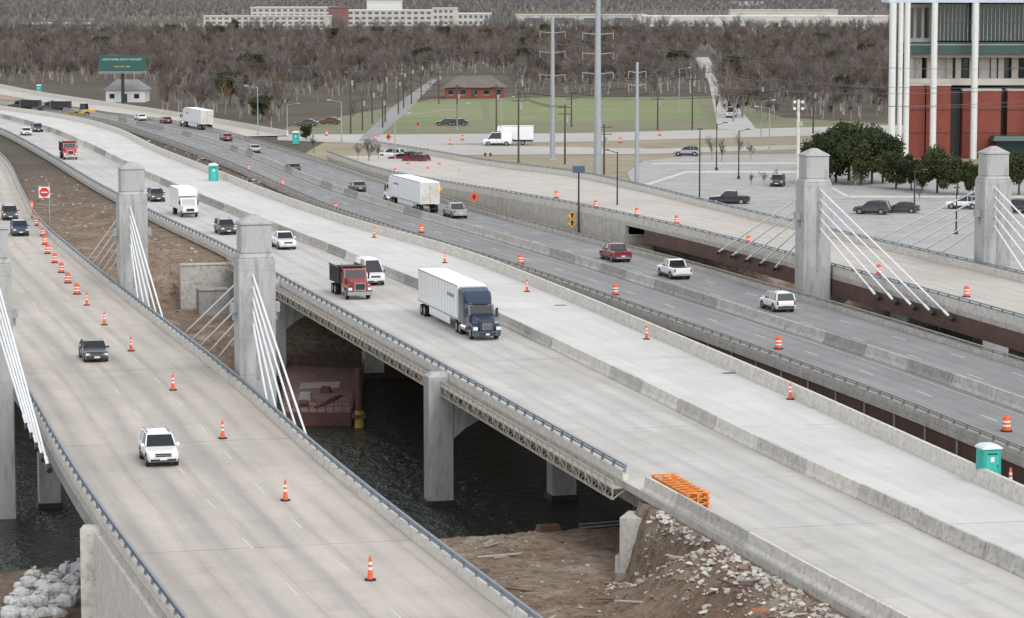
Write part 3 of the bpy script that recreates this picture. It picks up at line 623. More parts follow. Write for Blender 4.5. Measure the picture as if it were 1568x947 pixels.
patch('grass_verge',[(420,207),(440,195),(660,152),(1090,148),(1200,180),(1360,190),(1360,205)],GRASSD,1)
patch('green_field',[(570,190),(625,158),(735,151),(740,187),(640,192)],GRASS,2)
patch('green_field',[(750,187),(745,151),(900,149),(1062,152),(1085,181),(900,186)],GRASS,2)
patch('dirt_track',[(620,176),(680,168),(745,169),(745,170),(680,169.5),(620,178)],DRY,3)
patch('street',[(425,215),(425,206),(620,206),(900,204),(1360,192),(1568,190),(1568,202),(1360,205),(900,217),(620,222)],STR,3)
patch('street',[(548,216),(572,216),(625,170),(670,122),(660,122),(600,165)],STR2,4)
patch('street',[(1100,198),(1158,198),(1120,150),(1085,88),(1062,88),(1085,125)],STR,4)
patch('street',[(590,233),(560,222),(660,221),(1000,228),(1230,222),(1230,229),(1000,236),(660,238)],STR,4)
patch('parking_lot',[(960,265),(985,247),(1060,238),(1250,236),(1300,262),(1568,270),(1700,300),(1700,470),(1300,372),(1100,325),(975,292)],ASPH,5)
patch('grass_verge',[(600,264),(650,262),(740,275),(830,290),(790,294),(690,288)],GRASS,6)
patch('grass_verge',[(700,325),(850,352),(1030,392),(1030,402),(900,370),(740,338)],GRASSD,6)
for pts in ([(985,283),(1050,262),(1230,262),(1300,300),(1296,302),(1228,265),(1052,265),(990,285)],[(1300,300),(1568,300),(1568,303),(1300,303)],[(1000,250),(1240,249),(1240,251),(1000,252)]):
    patch('kerb_island',pts,CONC2,7)
b=MB()
for r_ in (312,334):
    for k in range(46):
        u=1140+k*11; a=G(u,r_,GZ+.13); b.face([a+Vector((-.06,-2.6,0)),a+Vector((.06,-2.6,0)),a+Vector((.06,2.6,0)),a+Vector((-.06,2.6,0))],LINE)
b.build('parking_marking')
patch('construction_soil',[(0,168),(0,140),(60,150),(130,170),(180,182)],mat('soil_patch',(.27,.17,.11),(.35,.27,.2),.95,.1),1)
A=curve([(-60,120,-.4),(0,134,-.4),(60,146,-.4),(150,160,-.4),(250,175,-.4),(340,190,-.4),(440,208,-.4)]); barrier('concrete_barrier',A,TALL,[CONC2],seg=20)
strip('street',offset(A,-9),A,RM_F,.2)
# ------------------------------------------------------------------ trees
def bark(name,c,c2,c3=None):
    s=NT(name); oi=s.n('ShaderNodeObjectInfo').outputs['Random']; col=s.mix(oi,c,c2)
    if c3: col=s.mix(s.mapr(s.ma('FRACT',s.ma('MULTIPLY',oi,7.3)),.8,1.0,0,1),col,c3)
    return s.out(col,.95,0,.1)
BARK=bark('bare_twigs',(.19,.165,.148),(.09,.073,.064),(.17,.105,.065)); BARKHAZE=bark('bare_twigs_far_haze',(.205,.20,.20),(.14,.135,.135))  # far twigs: aerial haze painted into the colour, paler and greyer
TRK=bark('bare_trunk_pale',(.36,.33,.30),(.17,.145,.125))
def bare_tree(seed,H=11,m=None,w=1.0):
    r=random.Random(seed); b=MB(); mi=b.mi(m); mt=b.mi(TRK)
    def limb(p,d,L,rad,lev):
        q=p+d*L; a=d.orthogonal().normalized(); c=d.cross(a); k=len(b.v); r1=rad*.6
        if lev<4:
            for (pp,rr) in((p,rad),(q,r1)):
                for t in range(3): b.v.append(tuple(pp+a*rr*math.cos(t*2.094)+c*rr*math.sin(t*2.094)))
            for t in range(3): b.f.append([k+t,k+(t+1)%3,k+3+(t+1)%3,k+3+t]); b.m.append(mt if lev<2 else mi)
        else:
            b.v+= [tuple(p-a*rad),tuple(p+a*rad),tuple(q)]; b.f.append([k,k+1,k+2]); b.m.append(mi); return
        n=[7,6,5,5][lev]
        for i in range(n):
            t=r.uniform(.35 if lev else .45,1.0); az=r.uniform(0,6.283); sp_=[.5,.55,.7,.8][lev]*r.uniform(.4,1.3)
            nd=(d*math.cos(sp_)+(a*math.cos(az)+c*math.sin(az))*math.sin(sp_)); nd.z+=.18; nd.normalize()
            limb(p+d*L*t,nd,L*[.75,.62,.6,.62][lev]*r.uniform(.5,1.2),max(rad*[.55,.5,.5,.6][lev]*(1.2-t*.5),.02),lev+1)
    limb(Vector((0,0,-.3)),Vector((r.uniform(-.1,.1),r.uniform(-.1,.1),1)).normalized(),H*.38,.24*w,0)
    me=bpy.data.meshes.new('bare_tree'); me.from_pydata(b.v,[],b.f)
    for mm in b.mats: me.materials.append(mm)
    me.polygons.foreach_set('material_index',b.m); return me
def leafy(seed,Hh=7,Wd=6,m=None,n=5200,leaf=.22):
    r=random.Random(seed); b=MB()
    b.cyl((0,0,-.2),(0,0,Hh*.35),.22,.15,WOOD,7)
    cl=[]
    for i in range(18):
        a=r.uniform(0,6.28); rr=r.uniform(0,.4)*Wd; z=Hh*r.uniform(.25,.88); cl.append((Vector((rr*math.cos(a),rr*math.sin(a),z)),r.uniform(.10,.22)*Wd))
        b.cyl((0,0,Hh*.3),cl[-1][0],.08,.03,WOOD,4)
    mi=b.mi(m)
    for i in range(n):
        c,s_=r.choice(cl); d=Vector((r.gauss(0,1),r.gauss(0,1),r.gauss(0,.8))).normalized()*s_*r.uniform(.5,1.15); p=c+d
        if p.z<Hh*.12: continue
        a=Vector((r.gauss(0,1),r.gauss(0,1),r.gauss(0,1))).normalized(); e=a.orthogonal().normalized()*leaf*r.uniform(.6,1.3); f=a.cross(e).normalized()*leaf*.7
        k=len(b.v); b.v+=[tuple(p-e),tuple(p+f),tuple(p+e),tuple(p-f)]; b.f.append([k,k+1,k+2,k+3]); b.m.append(mi)
    me=bpy.data.meshes.new('leafy'); me.from_pydata(b.v,[],b.f)
    for mm in b.mats: me.materials.append(mm)
    me.polygons.foreach_set('material_index',b.m); return me
def inst(parent,tree_me,pts,name):
    b=MB()
    for (x,y,z,s_,a) in pts:
        h=s_/2; b.v+= [(x+h*math.cos(a+q)*1.4142,y+h*math.sin(a+q)*1.4142,z) for q in (.785,2.356,3.927,5.498)]; k=len(b.v)-4; b.f.append([k,k+1,k+2,k+3])
    me=bpy.data.meshes.new(name); me.from_pydata(b.v,[],b.f)
    o=bpy.data.objects.new(name,me); sc.collection.objects.link(o); o.parent=parent
    t=bpy.data.objects.new('bare_tree_form',tree_me); sc.collection.objects.link(t); t.parent=o
    o.instance_type='FACES'; o.use_instance_faces_scale=True; o.instance_faces_scale=1.0; o.show_instancer_for_render=False; o.show_instancer_for_viewport=False
NV=8; TM=[bare_tree(i+3,R.uniform(9,14),BARK,R.uniform(.8,1.3)) for i in range(NV)]; TMF=[bare_tree(i+33,12,BARKHAZE,1.6) for i in range(4)]
LEAF=bark('leaf_dark_green',(.03,.042,.02),(.06,.07,.032)); LM=[leafy(i,7.5,7.5,LEAF) for i in range(4)]
wood=empty('distant_trees'); pts=[[] for _ in range(NV)]; ptf=[[] for _ in range(4)]; ptg=[]
def vof(y): return 4475*(CAMZ-GZ)/y-20
def uof(x,y): return 784+x/y*4490
y=640.0
while y<1750:
    half=y*.19; x=-half
    while x<half:
        xx=x+R.uniform(-3,3); yy=y+R.uniform(-7,7); u=uof(xx,yy); v=vof(yy); ok=True
        if u<250: ok=v<128
        elif u<440: ok=v<172+ (u-250)*.1
        elif u<600: ok=v<158-(u-440)*.08
        elif u<1090: ok=v<143
        elif u<1360: ok=v<184
        else: ok=v<175
        if 1052<u<1125 and v>82 and abs(u-(1074+max(0,v-125)*1.1+ (v-88)*.12))<15: ok=False
        if 660<u<790 and 112<v<155: ok=False
        if 600<u<680 and 118<v: ok=ok and R.random()<.35
        if 150<u<235 and v>124: ok=False
        if 165<u<345 and 33<v<50: ok=False
        clear=vn(xx,yy,.012,3)+.5*vn(xx,yy,.03,5)
        if ok and clear<-.75 and R.random()<.7: ok=False
        if ok:
            q=(xx,yy,GZ,R.uniform(.55,1.2)*(1.0+.15*clear),R.uniform(0,6.28))
            if R.random()<.012: ptg.append((q[0],q[1],q[2],R.uniform(.6,1.2),q[4]))
            else: pts[R.randrange(NV)].append(q)
        x+=R.uniform(3.8,6.2)
    y+=11 if y<1100 else 17
y=1780.0
while y<7000:
    half=y*.19; x=-half
    while x<half:
        u=uof(x,y); v=vof(y); ok=True
        if 300<u<740 and 30<v<52: ok=False
        if 780<u<1370 and 22<v<44: ok=False
        if 165<u<345 and 33<v<50: ok=False
        if u<160 and 36<v<46: ok=False
        if ok: ptf[R.randrange(4)].append((x+R.uniform(-6,6),y+R.uniform(-15,15),GZ,R.uniform(.6,1.15)*(1+(y-1780)/9000),R.uniform(0,6.28)))
        x+=R.uniform(6,9)*(1+(y-1780)/2500)
    y+=24+(y-1780)/32
for i in range(NV): inst(wood,TM[i],pts[i],'woodland_stand')
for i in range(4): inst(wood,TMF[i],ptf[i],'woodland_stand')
inst(wood,LM[0],ptg,'woodland_stand')
for u,v,s_ in [(480,235,.4),(548,250,.5),(565,252,.55),(580,250,.5),(1090,247,.5),(1130,246,.55),(1150,247,.5),(1105,248,.5),(1150,285,.3),(1170,285,.3),(1190,284,.3),(1310,290,.35),(1408,308,.25),(415,200,.6),(540,190,.7),(620,155,.8),(800,150,.6),(1000,150,.7)]:
    place(R.choice(TM),'bare_tree',G(u,v,GZ),R.uniform(0,6),s_)
for u,v,s_ in [(1245,282,.8),(1262,284,.95),(1280,280,1.1),(1300,278,1.2),(1318,285,.95),(1335,283,1.15),(1352,282,1.05),(1372,290,.8),(1300,262,1.0),(1340,262,1.0),(1395,293,.7),(1412,292,.6),(1435,297,.9),(1466,300,.85),(1490,300,.6),(1265,262,.8),(1560,300,.8)]:
    place(R.choice(LM),'live_oak_tree',G(u,v,GZ),R.uniform(0,6),s_*R.uniform(.9,1.05))
for u,v,s_ in [(360,56,1.4),(470,215,.4),(1130,130,1.2)]: place(R.choice(LM),'evergreen_tree',G(u,v,GZ),R.uniform(0,6),s_)
for i in range(26):
    x=R.uniform(30,80); yy=288+.85*x+R.uniform(2,9); place(R.choice(TM),'riverbank_shrub',(x,yy,float(height(np.array(x),np.array(yy)))),R.uniform(0,6),R.uniform(.2,.35))
# ------------------------------------------------------------------ stadium
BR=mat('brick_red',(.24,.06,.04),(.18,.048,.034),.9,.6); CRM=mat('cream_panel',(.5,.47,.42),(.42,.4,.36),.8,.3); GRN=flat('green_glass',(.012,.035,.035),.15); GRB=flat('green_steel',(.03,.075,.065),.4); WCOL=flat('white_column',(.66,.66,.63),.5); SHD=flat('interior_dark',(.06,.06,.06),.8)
def stadium():
    p=G(1440,243,GZ); Yb=p.y; k=Yb/4490.0; X=lambda u:(u-784)*k ; Zv=lambda v:(243-v)*k+GZ
    e=empty('football_stadium',(0,Yb,0)); b=MB()
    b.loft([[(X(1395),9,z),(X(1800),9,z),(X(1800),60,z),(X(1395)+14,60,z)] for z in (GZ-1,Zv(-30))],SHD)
    for z0,z1 in ((84,90),(122,132)): b.box(X(1392),X(1800),2.5,9,Zv(z1),Zv(z0),CRM)
    for u in range(1400,1800,22): b.box(X(u),X(u)+1.0,5,9,Zv(122),Zv(90),CRM)
    for u in (1405,1437,1452,1502,1520,1552): b.box(X(u),X(u+9),4.6,4.99,Zv(122),Zv(90),CONC)
    b.box(X(1435),X(1800),6.2,6.5,Zv(122),Zv(92),GRN)
    for u in range(1396,1800,5): b.box(X(u),X(u)+.06,2.4,2.46,Zv(84),Zv(77),GALV)
    b.build('concourse',parent=e)
    b=MB()
    for u0,u1,vt in ((1391,1414,132.2),(1416,1453,132.2),(1472,1530,140),(1540,1600,140),(1606,1700,140)):
        b.box(X(u0),X(u1),0,6,GZ-1,Zv(vt),BR); b.box(X(u0)-.1,X(u1)+.1,-.12,2.4,Zv(vt)+.003,Zv(vt-3),CRM)
        for vv in (170,205): b.box(X(u0)-.02,X(u1)+.02,-.04,.5,Zv(vv),Zv(vv-2),mat('brick_dark_course',(.13,.035,.025)))
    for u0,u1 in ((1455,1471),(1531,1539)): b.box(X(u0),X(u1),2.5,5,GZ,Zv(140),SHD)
    b.build('brick_base',parent=e)
    b=MB(); b.box(X(1430),X(1800),1.2,9,Zv(64),Zv(8),GRN); b.box(X(1383),X(1800),.6,9.5,Zv(83.5),Zv(66),GRB); b.box(X(1383),X(1800),.5,9.6,Zv(70.5),Zv(69.5),CRM)
    for u in range(1430,1800,6): b.box(X(u),X(u)+.14,1.0,1.2,Zv(64),Zv(8),CONC3)
    b.box(X(1430),X(1800),.98,1.2,Zv(38),Zv(36),GRB)
    b.box(X(1355),X(1800),-1.5,9,Zv(6),Zv(-3),flat('roof_white',(.5,.55,.62),.5)); b.box(X(1385),X(1429),4,9,Zv(66),Zv(8),CRM)
    for u in (1392,1404,1416): b.box(X(u),X(u+7),3.9,4.0,Zv(60),Zv(14),GRN)
    b.box(X(1512),X(1800),-5,0,Zv(214),Zv(207),GRB,.3); b.box(X(1518),X(1800),-4,-3.8,Zv(240),Zv(214),GRN)
    b.build('upper_level',parent=e)
    b=MB()
    for u,w,v1 in ((1361,.6,225),(1373,.42,228),(1383,.5,235),(1424,.55,243),(1486,.58,246),(1582,.58,246)):
        b.cyl((X(u),-2.2,GZ-.5),(X(u),-2.2,Zv(6.1)),w,w,WCOL,14)
        for vv in (84,140): b.beam((X(u),-2.2,Zv(vv)),(X(u),.5,Zv(vv)),.3,.3,WCOL)
    b.build('columns',parent=e)
stadium()
# ------------------------------------------------------------------ distant buildings
def office(name,u0,u1,vt,vb,body,rows,win=GLASS,roof=None,depth=25,pitch=4.0):
    p=G(u0,vb,GZ); q=G(u1,vb,GZ); k=p.y/4490; h=(vb-vt)*k; e=empty(name,(p.x,p.y,GZ)); W=q.x-p.x
    b=MB(); b.box(0,W,0,depth,0,h,body); b.box(-.4,W+.4,-.4,depth,h+.003,h+.8,roof or body); b.build('walls',parent=e)
    if rows:
        b=MB(); fh=h/rows
        for r_ in range(rows):
            x=pitch*.3
            while x<W-pitch*.6: b.box(x,x+pitch*.6,-.06,.1,r_*fh+fh*.3,r_*fh+fh*.78,win); x+=pitch
        b.build('windows',parent=e)
    return e
CR=mat('building_cream',(.50,.46,.40),(.44,.41,.36),.8,.05); BW=flat('building_white',(.62,.62,.6),.6); BRD=mat('building_brick',(.22,.1,.075),(.18,.08,.06),.9,.1); WG=flat('window_grey',(.09,.11,.14),.3); BEI=mat('warehouse_beige',(.48,.45,.39),(.42,.39,.34),.8,.01)
office('office_building',312,505,26,45,CR,3,WG,pitch=4.5); office('office_building',375,503,14,44,CR,4,WG,depth=60,pitch=4.5).location.y+=50
office('office_building',503,531,13,44,BRD,4,WG,pitch=5); office('office_building',531,662,17,40,CR,3,WG,BW,pitch=5); office('office_building',556,610,4,40,BW,0,WG).location.y+=60
office('office_building',662,700,14,40,CR,3,WG); office('office_building',700,752,22,40,CR,2,WG,BW)
office('warehouse',790,990,24,42,BEI,1,WG,pitch=22); office('warehouse',985,1360,26,48,BEI,0,WG,BW); office('warehouse',1130,1300,18,40,CR,0).location.y+=80
office('warehouse',985,1360,41,49,CR,1,WG,BW,pitch=18); office('white_shed',0,25,55,64,BW,1,WG); office('white_shed',1120,1170,4,9,BW,0,WG); office('overpass',30,155,37,43,CONC2,1,SHD,pitch=30)
GRF=patch('green_field',[(165,55),(215,36),(345,36),(330,56)],GRASS,3)
def house(name,u0,u1,vb,wallm,roofm,hw=3.0,hr=2.2,dp=10):
    p=G(u0,vb,GZ); q=G(u1,vb,GZ); W=q.x-p.x; e=empty(name,(p.x,p.y,GZ)); b=MB(); b.box(0,W,0,dp,0,hw,wallm); b.build('walls',parent=e)
    b=MB(); o=.6; b.loft([[(-o,-o,hw),(W+o,-o,hw),(W+o,dp+o,hw),(-o,dp+o,hw)],[(W*.22,dp/2-.1,hw+hr),(W*.78,dp/2-.1,hw+hr),(W*.78,dp/2+.1,hw+hr),(W*.22,dp/2+.1,hw+hr)]],roofm); b.build('roof',parent=e)
    b=MB(); x=1.0
    while x<W-1.5: b.box(x,x+1.3,-.05,.1,1.0,2.2,GLASS); b.box(x-.08,x+1.38,-.03,.05,.9,.996,WHITE); x+=3.2
    b.box(W*.45,W*.45+1,-.07,.1,0,2.1,SHD); b.build('windows',parent=e); return e
RF=mat('roof_brown',(.16,.135,.115),(.12,.10,.085),.9,.5); RFG=mat('roof_grey',(.24,.24,.24),(.19,.19,.19),.9,.5)
house('brick_house',681,772,151,BR,RF,2.9,3.0,12); house('white_house',162,222,157,BW,RFG,3.2,2.6,10)
# billboard
p=G(188,158,GZ); e=empty('billboard',p); k=p.y/4490; b=MB(); zb=(158-110)*k; zt=(158-86)*k; w=35.5*k
b.cyl((0,.5,0),(0,.5,zb),.45,.4,DARK,10); b.box(-w,w,-.1,.6,zb,zt,flat('billboard_green',(.012,.09,.07),.5)); b.box(-w-.15,w+.15,0,.5,zb-.25,zb-.003,GALV); b.box(-w,w,-.9,-.2,zb-.5,zb-.42,GALV); b.build('panel',parent=e)
def text(t,size,loc,m,parent):
    c=bpy.data.curves.new('lettering','FONT'); c.body=t; c.size=size; c.align_x='CENTER'; c.align_y='CENTER'; o=bpy.data.objects.new('lettering',c); sc.collection.objects.link(o); c.materials.append(m); o.location=loc; o.rotation_euler=(math.pi/2,0,0); o.parent=parent
text('LIGHTS SHINE, EVEN IN THE DUST',.66,(0,-.13,zt-1.0),WHITE,e); text('visit our city',.8,(0,-.13,zb+1.3),YEL,e)
# ------------------------------------------------------------------ poles
def steel_pole(u,vb,vt,r,arms):
    p=G(u,vb,GZ); h=hgt(vb,vt); e=empty('transmission_pole',p); b=MB(); b.cyl((0,0,-.3),(0,0,h),r,r*.55,GALV,12); b.lathe([(r*1.5,0),(r*1.5,.3)],CONC,12)
    for z in range(4,int(h),4): b.cyl((0,0,z),(0,0,z+.12),r*(1-.45*z/h)*1.06,r*(1-.45*z/h)*1.06,GALV,12)
    b.build('shaft',parent=e); b=MB(); tips=[]
    for va,half in arms:
        z=(vb-va)*p.y/4490
        for sx in (-1,1):
            b.cyl((0,0,z-.25),(sx*half,0,z),.09,.05,GALV,6); b.cyl((sx*half,0,z),(sx*half*.98,0,z-1.0),.07,.07,CONC3,6); tips.append(Vector((p.x+sx*half,p.y,GZ+z-1.0)))
    b.build('arms',parent=e); return tips
T1=steel_pole(846,245,26,.5,[(50,2.2),(80,2.2),(115,2.2)]); T2=steel_pole(915,276,-12,.68,[(52,2.4),(82,2.4),(112,2.4)]); T3=steel_pole(975,291,95,.38,[(110,1.3),(130,1.3)])
def upole(u,vb,vt,arm=True,r=.16,m=WOOD,name='utility_pole'):
    p=G(u,vb,GZ); h=hgt(vb,vt); b=MB(); b.cyl((0,0,-.3),(0,0,h),r*1.15,r*.75,m,8)
    if arm:
        for z in (h-.5,h-1.6): b.beam((-1.25,0,z),(1.25,0,z),.12,.14,m)
        for x in(-1.15,-.5,.5,1.15): b.cyl((x,0,h-.43),(x,0,h-.2),.06,.06,CONC3,6)
        b.cyl((.35,-.1,h-3.0),(.35,-.1,h-2.0),.25,.25,GALV,8)
    b.build(name,p); return Vector((p.x,p.y,GZ+h-.2))
def lamp(u,vb,vt,arms=(1,),m=GALV,r=.12,z=GZ,L=2.4):
    p=G(u,vb,z); h=hgt(vb,vt,z); b=MB(); b.cyl((0,0,0),(0,0,h),r,r*.6,m,8); b.lathe([(r*2,0),(r*2,.5),(r*1.2,.6)],m,8)
    for sx in arms: b.cyl((0,0,h-.15),(sx*L,0,h+.25),.05,.04,m,6); b.box(sx*L-.4,sx*L+.4,-.16,.16,h+.16,h+.32,m,.06)
    b.build('street_lamp',p)
W1=[upole(u,vb,vt) for u,vb,vt in [(794,250,140),(865,252,160),(760,205,130),(700,196,130),(590,188,105),(570,190,128),(537,205,108),(630,160,95),(645,152,90),(1007,200,140),(875,195,140),(1060,200,110),(555,200,140)]]
W2=[upole(u,vb,vt) for u,vb,vt in [(925,268,190),(1245,205,128),(1165,185,120)]]
for u,vb,vt in [(610,175,112),(672,160,104),(618,166,100),(586,196,140)]: upole(u,vb,vt)
for u,vb,vt,ar in [(1071,310,200,(-.01,)),(1097,262,190,(1,)),(1131,275,200,(1,)),(395,208,133,(-1,)),(523,218,155,(-1,)),(440,200,160,(1,)),(1165,225,155,(1,)),(1178,235,165,(-1,)),(945,345,232,(-1,)),(605,250,175,(1,)),(700,200,160,(1,)),(1040,175,105,(1,)),(1400,320,262,(1,)),(1464,360,290,(-.01,)),(768,210,150,(1,))]: lamp(u,vb,vt,ar,DARK if vb>250 else GALV,L=1.4 if vb>250 else 2.4)
p=G(1221,316,GZ); h=hgt(316,152); b=MB(); b.cyl((0,0,0),(0,0,h),.3,.2,CONC2,10)
for z in(h-.3,h-1.2): b.beam((-.7,0,z),(.7,0,z),.1,.1,GALV); [b.box(x-.18,x+.18,-.4,-.1,z-.2,z+.15,WCOL) for x in(-.55,.55)]
b.box(.1,.6,-.3,.3,h-3.6,h-3.0,GALV); b.build('floodlight_pole',p)
def wires(name,a,bb,n=3,sag=2.5,sp_=.45,r=.026,m=None):
    b=MB()
    for k in range(n):
        o=Vector((sp_*(k-(n-1)/2),0,0)); P=[a.lerp(bb,t/12)+o-Vector((0,0,sag*4*(t/12)*(1-t/12))) for t in range(13)]
        for i in range(12): b.cyl(P[i],P[i+1],r,r,m or DARK,3,False)
    b.build(name)
for i,t in enumerate(T2):
    if i<6: wires('power_line',t,T1[i],1,1.0,m=WIRE); wires('power_line',t,t+Vector((110,30,-2)),1,4,m=WIRE); wires('power_line',T1[i],T1[i]+Vector((-70,95,-6)),1,3,r=.028,m=WIRE)
for i in range(4): wires('power_line',T3[i],T3[i]+Vector((90,40,0)),1,3,m=WIRE)
for i in range(len(W1)-1): wires('power_line',W1[i],W1[i+1],3,1.0)
wires('power_line',W1[0],W2[1],3,2); wires('power_line',W1[4],W1[4]+Vector((-60,120,3)),3,2); wires('power_line',W2[1],W2[1]+Vector((80,0,0)),3,2)
p=G(886,357,GZ); h=hgt(357,262); b=MB(); b.cyl((0,0,0),(0,0,h),.13,.1,DARK,8); b.loft([[(-.75,-.5,h-.1),(.75,-.5,h-.1),(.75,-.45,h-.16),(-.75,-.45,h-.16)],[(-.75,.5,h+.6),(.75,.5,h+.6),(.75,.55,h+.54),(-.75,.55,h+.54)]],flat('solar_panel',(.05,.07,.12),.2)); b.build('solar_signal_pole',p)
def dsign(u,v,vp,m,s_=.62,z=GZ,name='warning_sign',stack=1):
    p=G(u,vp,z); h=hgt(vp,v,z); b=MB(); b.cyl((0,.04,0),(0,.04,h+s_*.5),.05,.05,GALV,6)
    for k in range(stack):
        hh=h-k*s_*1.7
        b.loft([[(0,y,hh-s_),(s_,y,hh),(0,y,hh+s_),(-s_,y,hh)] for y in(0,-.03)],m); b.loft([[(-.12,y,hh-.3),(.12,y,hh-.3),(.12,y,hh+.05),(.3,y,hh+.05),(0,y,hh+.38),(-.3,y,hh+.05),(-.12,y,hh+.05)] for y in(-.035,-.045)],TRIM)
    b.build(name,p)
dsign(876,330,356,YEL,.55,stack=2); dsign(670,289,322,YEL,.7); dsign(726,302,322,ORANGE,.75); dsign(743,237,262,ORANGE,.35); dsign(751,237,262,ORANGE,.35); dsign(595,210,240,ORANGE,.6); dsign(640,190,215,ORANGE,.45); dsign(1150,155,180,ORANGE,.5)
p=G(76,343,GZ); b=MB(); b.cyl((0,0,0),(0,0,5.2),.06,.06,GALV,6); b.box(-1.3,.1,-.05,0,3.3,4.7,WHITE); b.cyl((-.6,-.06,4),(-.6,-.09,4),.6,.6,REDS,20); b.box(-1.0,-.2,-.1,-.091,3.93,4.07,WHITE); b.build('do_not_enter_sign',p)
# ------------------------------------------------------------------ portable toilets
def toilet():
    b=MB(); b.box(-.56,.56,-.56,.56,.12,2.1,TEAL,.02)
    for sx in(-.5,.34): b.box(sx,sx+.16,-.6,.6,0,.12,DARK)
    b.loft([[(-.62,-.62,2.1),(.62,-.62,2.1),(.62,.62,2.1),(-.62,.62,2.1)],[(-.6,-.6,2.2),(.6,-.6,2.2),(.6,.6,2.2),(-.6,.6,2.2)],[(-.35,-.5,2.36),(.35,-.5,2.36),(.35,.5,2.36),(-.35,.5,2.36)]],TEALW)
    DR=flat('teal_door',(.035,.42,.36),.45)
    b.box(-.4,.4,-.585,-.56,.2,1.95,DR); b.box(-.12,.12,-.6,-.586,1.35,1.65,WHITE); b.box(.28,.34,-.6,-.586,1.0,1.2,DARK); b.box(-.3,.3,-.6,-.586,1.78,1.88,DARK)
    for y in(-.3,0,.3):
        for sx in(-1,1): b.box(sx*.56-.02,sx*.56+.02,y-.05,y+.05,.2,1.9,DR)
    return b.mesh('toilet')
TT=toilet(); place(TT,'portable_toilet',G(1513,741),.25,1.02,.03); place(TT,'portable_toilet',G(327,279,-.2),.2,1.2); place(TT,'portable_toilet',G(453,222,GZ),0,1.1); place(TT,'portable_toilet',G(60,144,GZ),0,1.1)
# orange formwork stack
p=G(1040,770); b=MB()
for lay in range(3):
    for k in range(3):
        x=-.6+k*.6; b.beam((x,-3.4,.12+lay*.32),(x,3.4,.12+lay*.32),.12,.2,OFORM)
    for k in range(9): b.beam((-.75,-3.2+k*.8,.27+lay*.32),(.75,-3.2+k*.8,.27+lay*.32),.1,.08,OFORM)
b.build('formwork_stack',(p.x+.1,p.y+1.0,.02),.25)
# barge
zb=-8.3; c=[G(434,632,zb),G(537,632,zb),G(558,566,zb),G(430,560,zb)]
PINK=mat('barge_deck_red',(.21,.105,.09),(.15,.08,.07),.8,.5,dirt=(.27,.22,.19)); HULL=mat('barge_hull_rust',(.12,.05,.04),(.07,.035,.03),.8,.8); b=MB(); b.loft([[Vector((p.x,p.y,-10)) for p in c],[Vector((p.x,p.y,zb-.004)) for p in c]],HULL); b.loft([[Vector((p.x,p.y,zb)) for p in c],[Vector((p.x,p.y,zb+.06)) for p in c]],PINK)
for i in range(4):
    a,d_=c[i],c[(i+1)%4]; n_=8
    for k in range(n_):
        q=a.lerp(d_,k/n_); b.box(q.x-.05,q.x+.05,q.y-.05,q.y+.05,zb+.06,zb+1.0,RUST)
    for hh in (.55,1.0): b.beam(a+Vector((0,0,hh)),d_+Vector((0,0,hh)),.05,.05,RUST)
x0,y0=c[0].x,c[0].y
b.box(x0+.8,x0+2.0,y0+7,y0+8.5,zb+.062,zb+.7,CONC3,.1); b.box(x0+2.4,x0+3.4,y0+12,y0+14,zb+.062,zb+.5,RUST,.1); b.cyl((x0+1.2,y0+3,zb+.4),(x0+2.0,y0+3.2,zb+.4),.32,.32,RUST,12)
for k in range(7): b.cyl((x0+2.6+k*.12,y0+2+k*.25,zb+.14),(x0+4.0+k*.1,y0+9+k*.2,zb+.14),.07,.07,DARK if k%2 else RUST,6)
for k in range(4): b.beam((x0+.3,y0+15+k,zb+.15),(x0+4,y0+15.5+k,zb+.2),.15,.15,TAN)
b.build('work_barge')
b=MB(); b.cyl((0,0,-10.5),(0,0,-4.2),.32,.32,RUST,12); b.cyl((0,0,-9.8),(0,0,-8),.4,.4,mat('pile_yellow',(.4,.25,.05)),12); b.box(-.6,.6,-.6,.6,-8.6,-8.3,RUST); q=G(550,655,-9.5); b.build('mooring_pile',(q.x,q.y,0))
# rubble and debris
def rocks(name,n,fn,smin,smax,mats,flatn=.7):
    b=MB()
    for i in range(n):
        x,y=fn(); z=float(height(np.array(x),np.array(y))); s_=smin+(smax-smin)*R.random()**4; m=R.choice(mats)
        k=len(b.v); pts_=[Vector((R.gauss(0,1),R.gauss(0,1),R.gauss(0,flatn))).normalized()*s_*R.uniform(.6,1.1) for _ in range(10)]
        for q in pts_: q.z*=flatn
        bm=bmesh.new(); vs=[bm.verts.new(Vector((x,y,z+s_*.15))+q) for q in pts_]; bmesh.ops.convex_hull(bm,input=vs); bm.verts.ensure_lookup_table()
        used=[v_ for v_ in bm.verts if v_.link_faces]
        for j,v_ in enumerate(used): v_.index=k+j; b.v.append(tuple(v_.co))
        for f in bm.faces: b.f.append([v_.index for v_ in f.verts]); b.m.append(b.mi(m))
        bm.free()
    return b.build(name)
RK=mat('rubble_pale',(.44,.41,.37),(.34,.31,.27),.95,2); RK2=mat('rubble_brown',(.25,.185,.135),(.19,.135,.1),.95,2)
def near_m():
    y=R.uniform(128,165); return xat(M_l,y)-abs(R.gauss(0,1.7))-.25,y
rocks('rubble_pile',2600,near_m,.03,.34,[RK,RK,CONC2,RK2])
def gap():
    y=R.uniform(135,205); a=xat(L_r,y)+1; c_=xat(M_l,y)-1; return R.uniform(a,c_),y
rocks('loose_rock',2200,gap,.025,.22,[RK2,RK2,RK])
def fargap():
    y=R.uniform(300,470); a=xat(L_r,y)+1; c_=xat(M_l,y)-1; return R.uniform(a,c_),y
rocks('loose_rock',900,fargap,.06,.35,[RK2,RK])
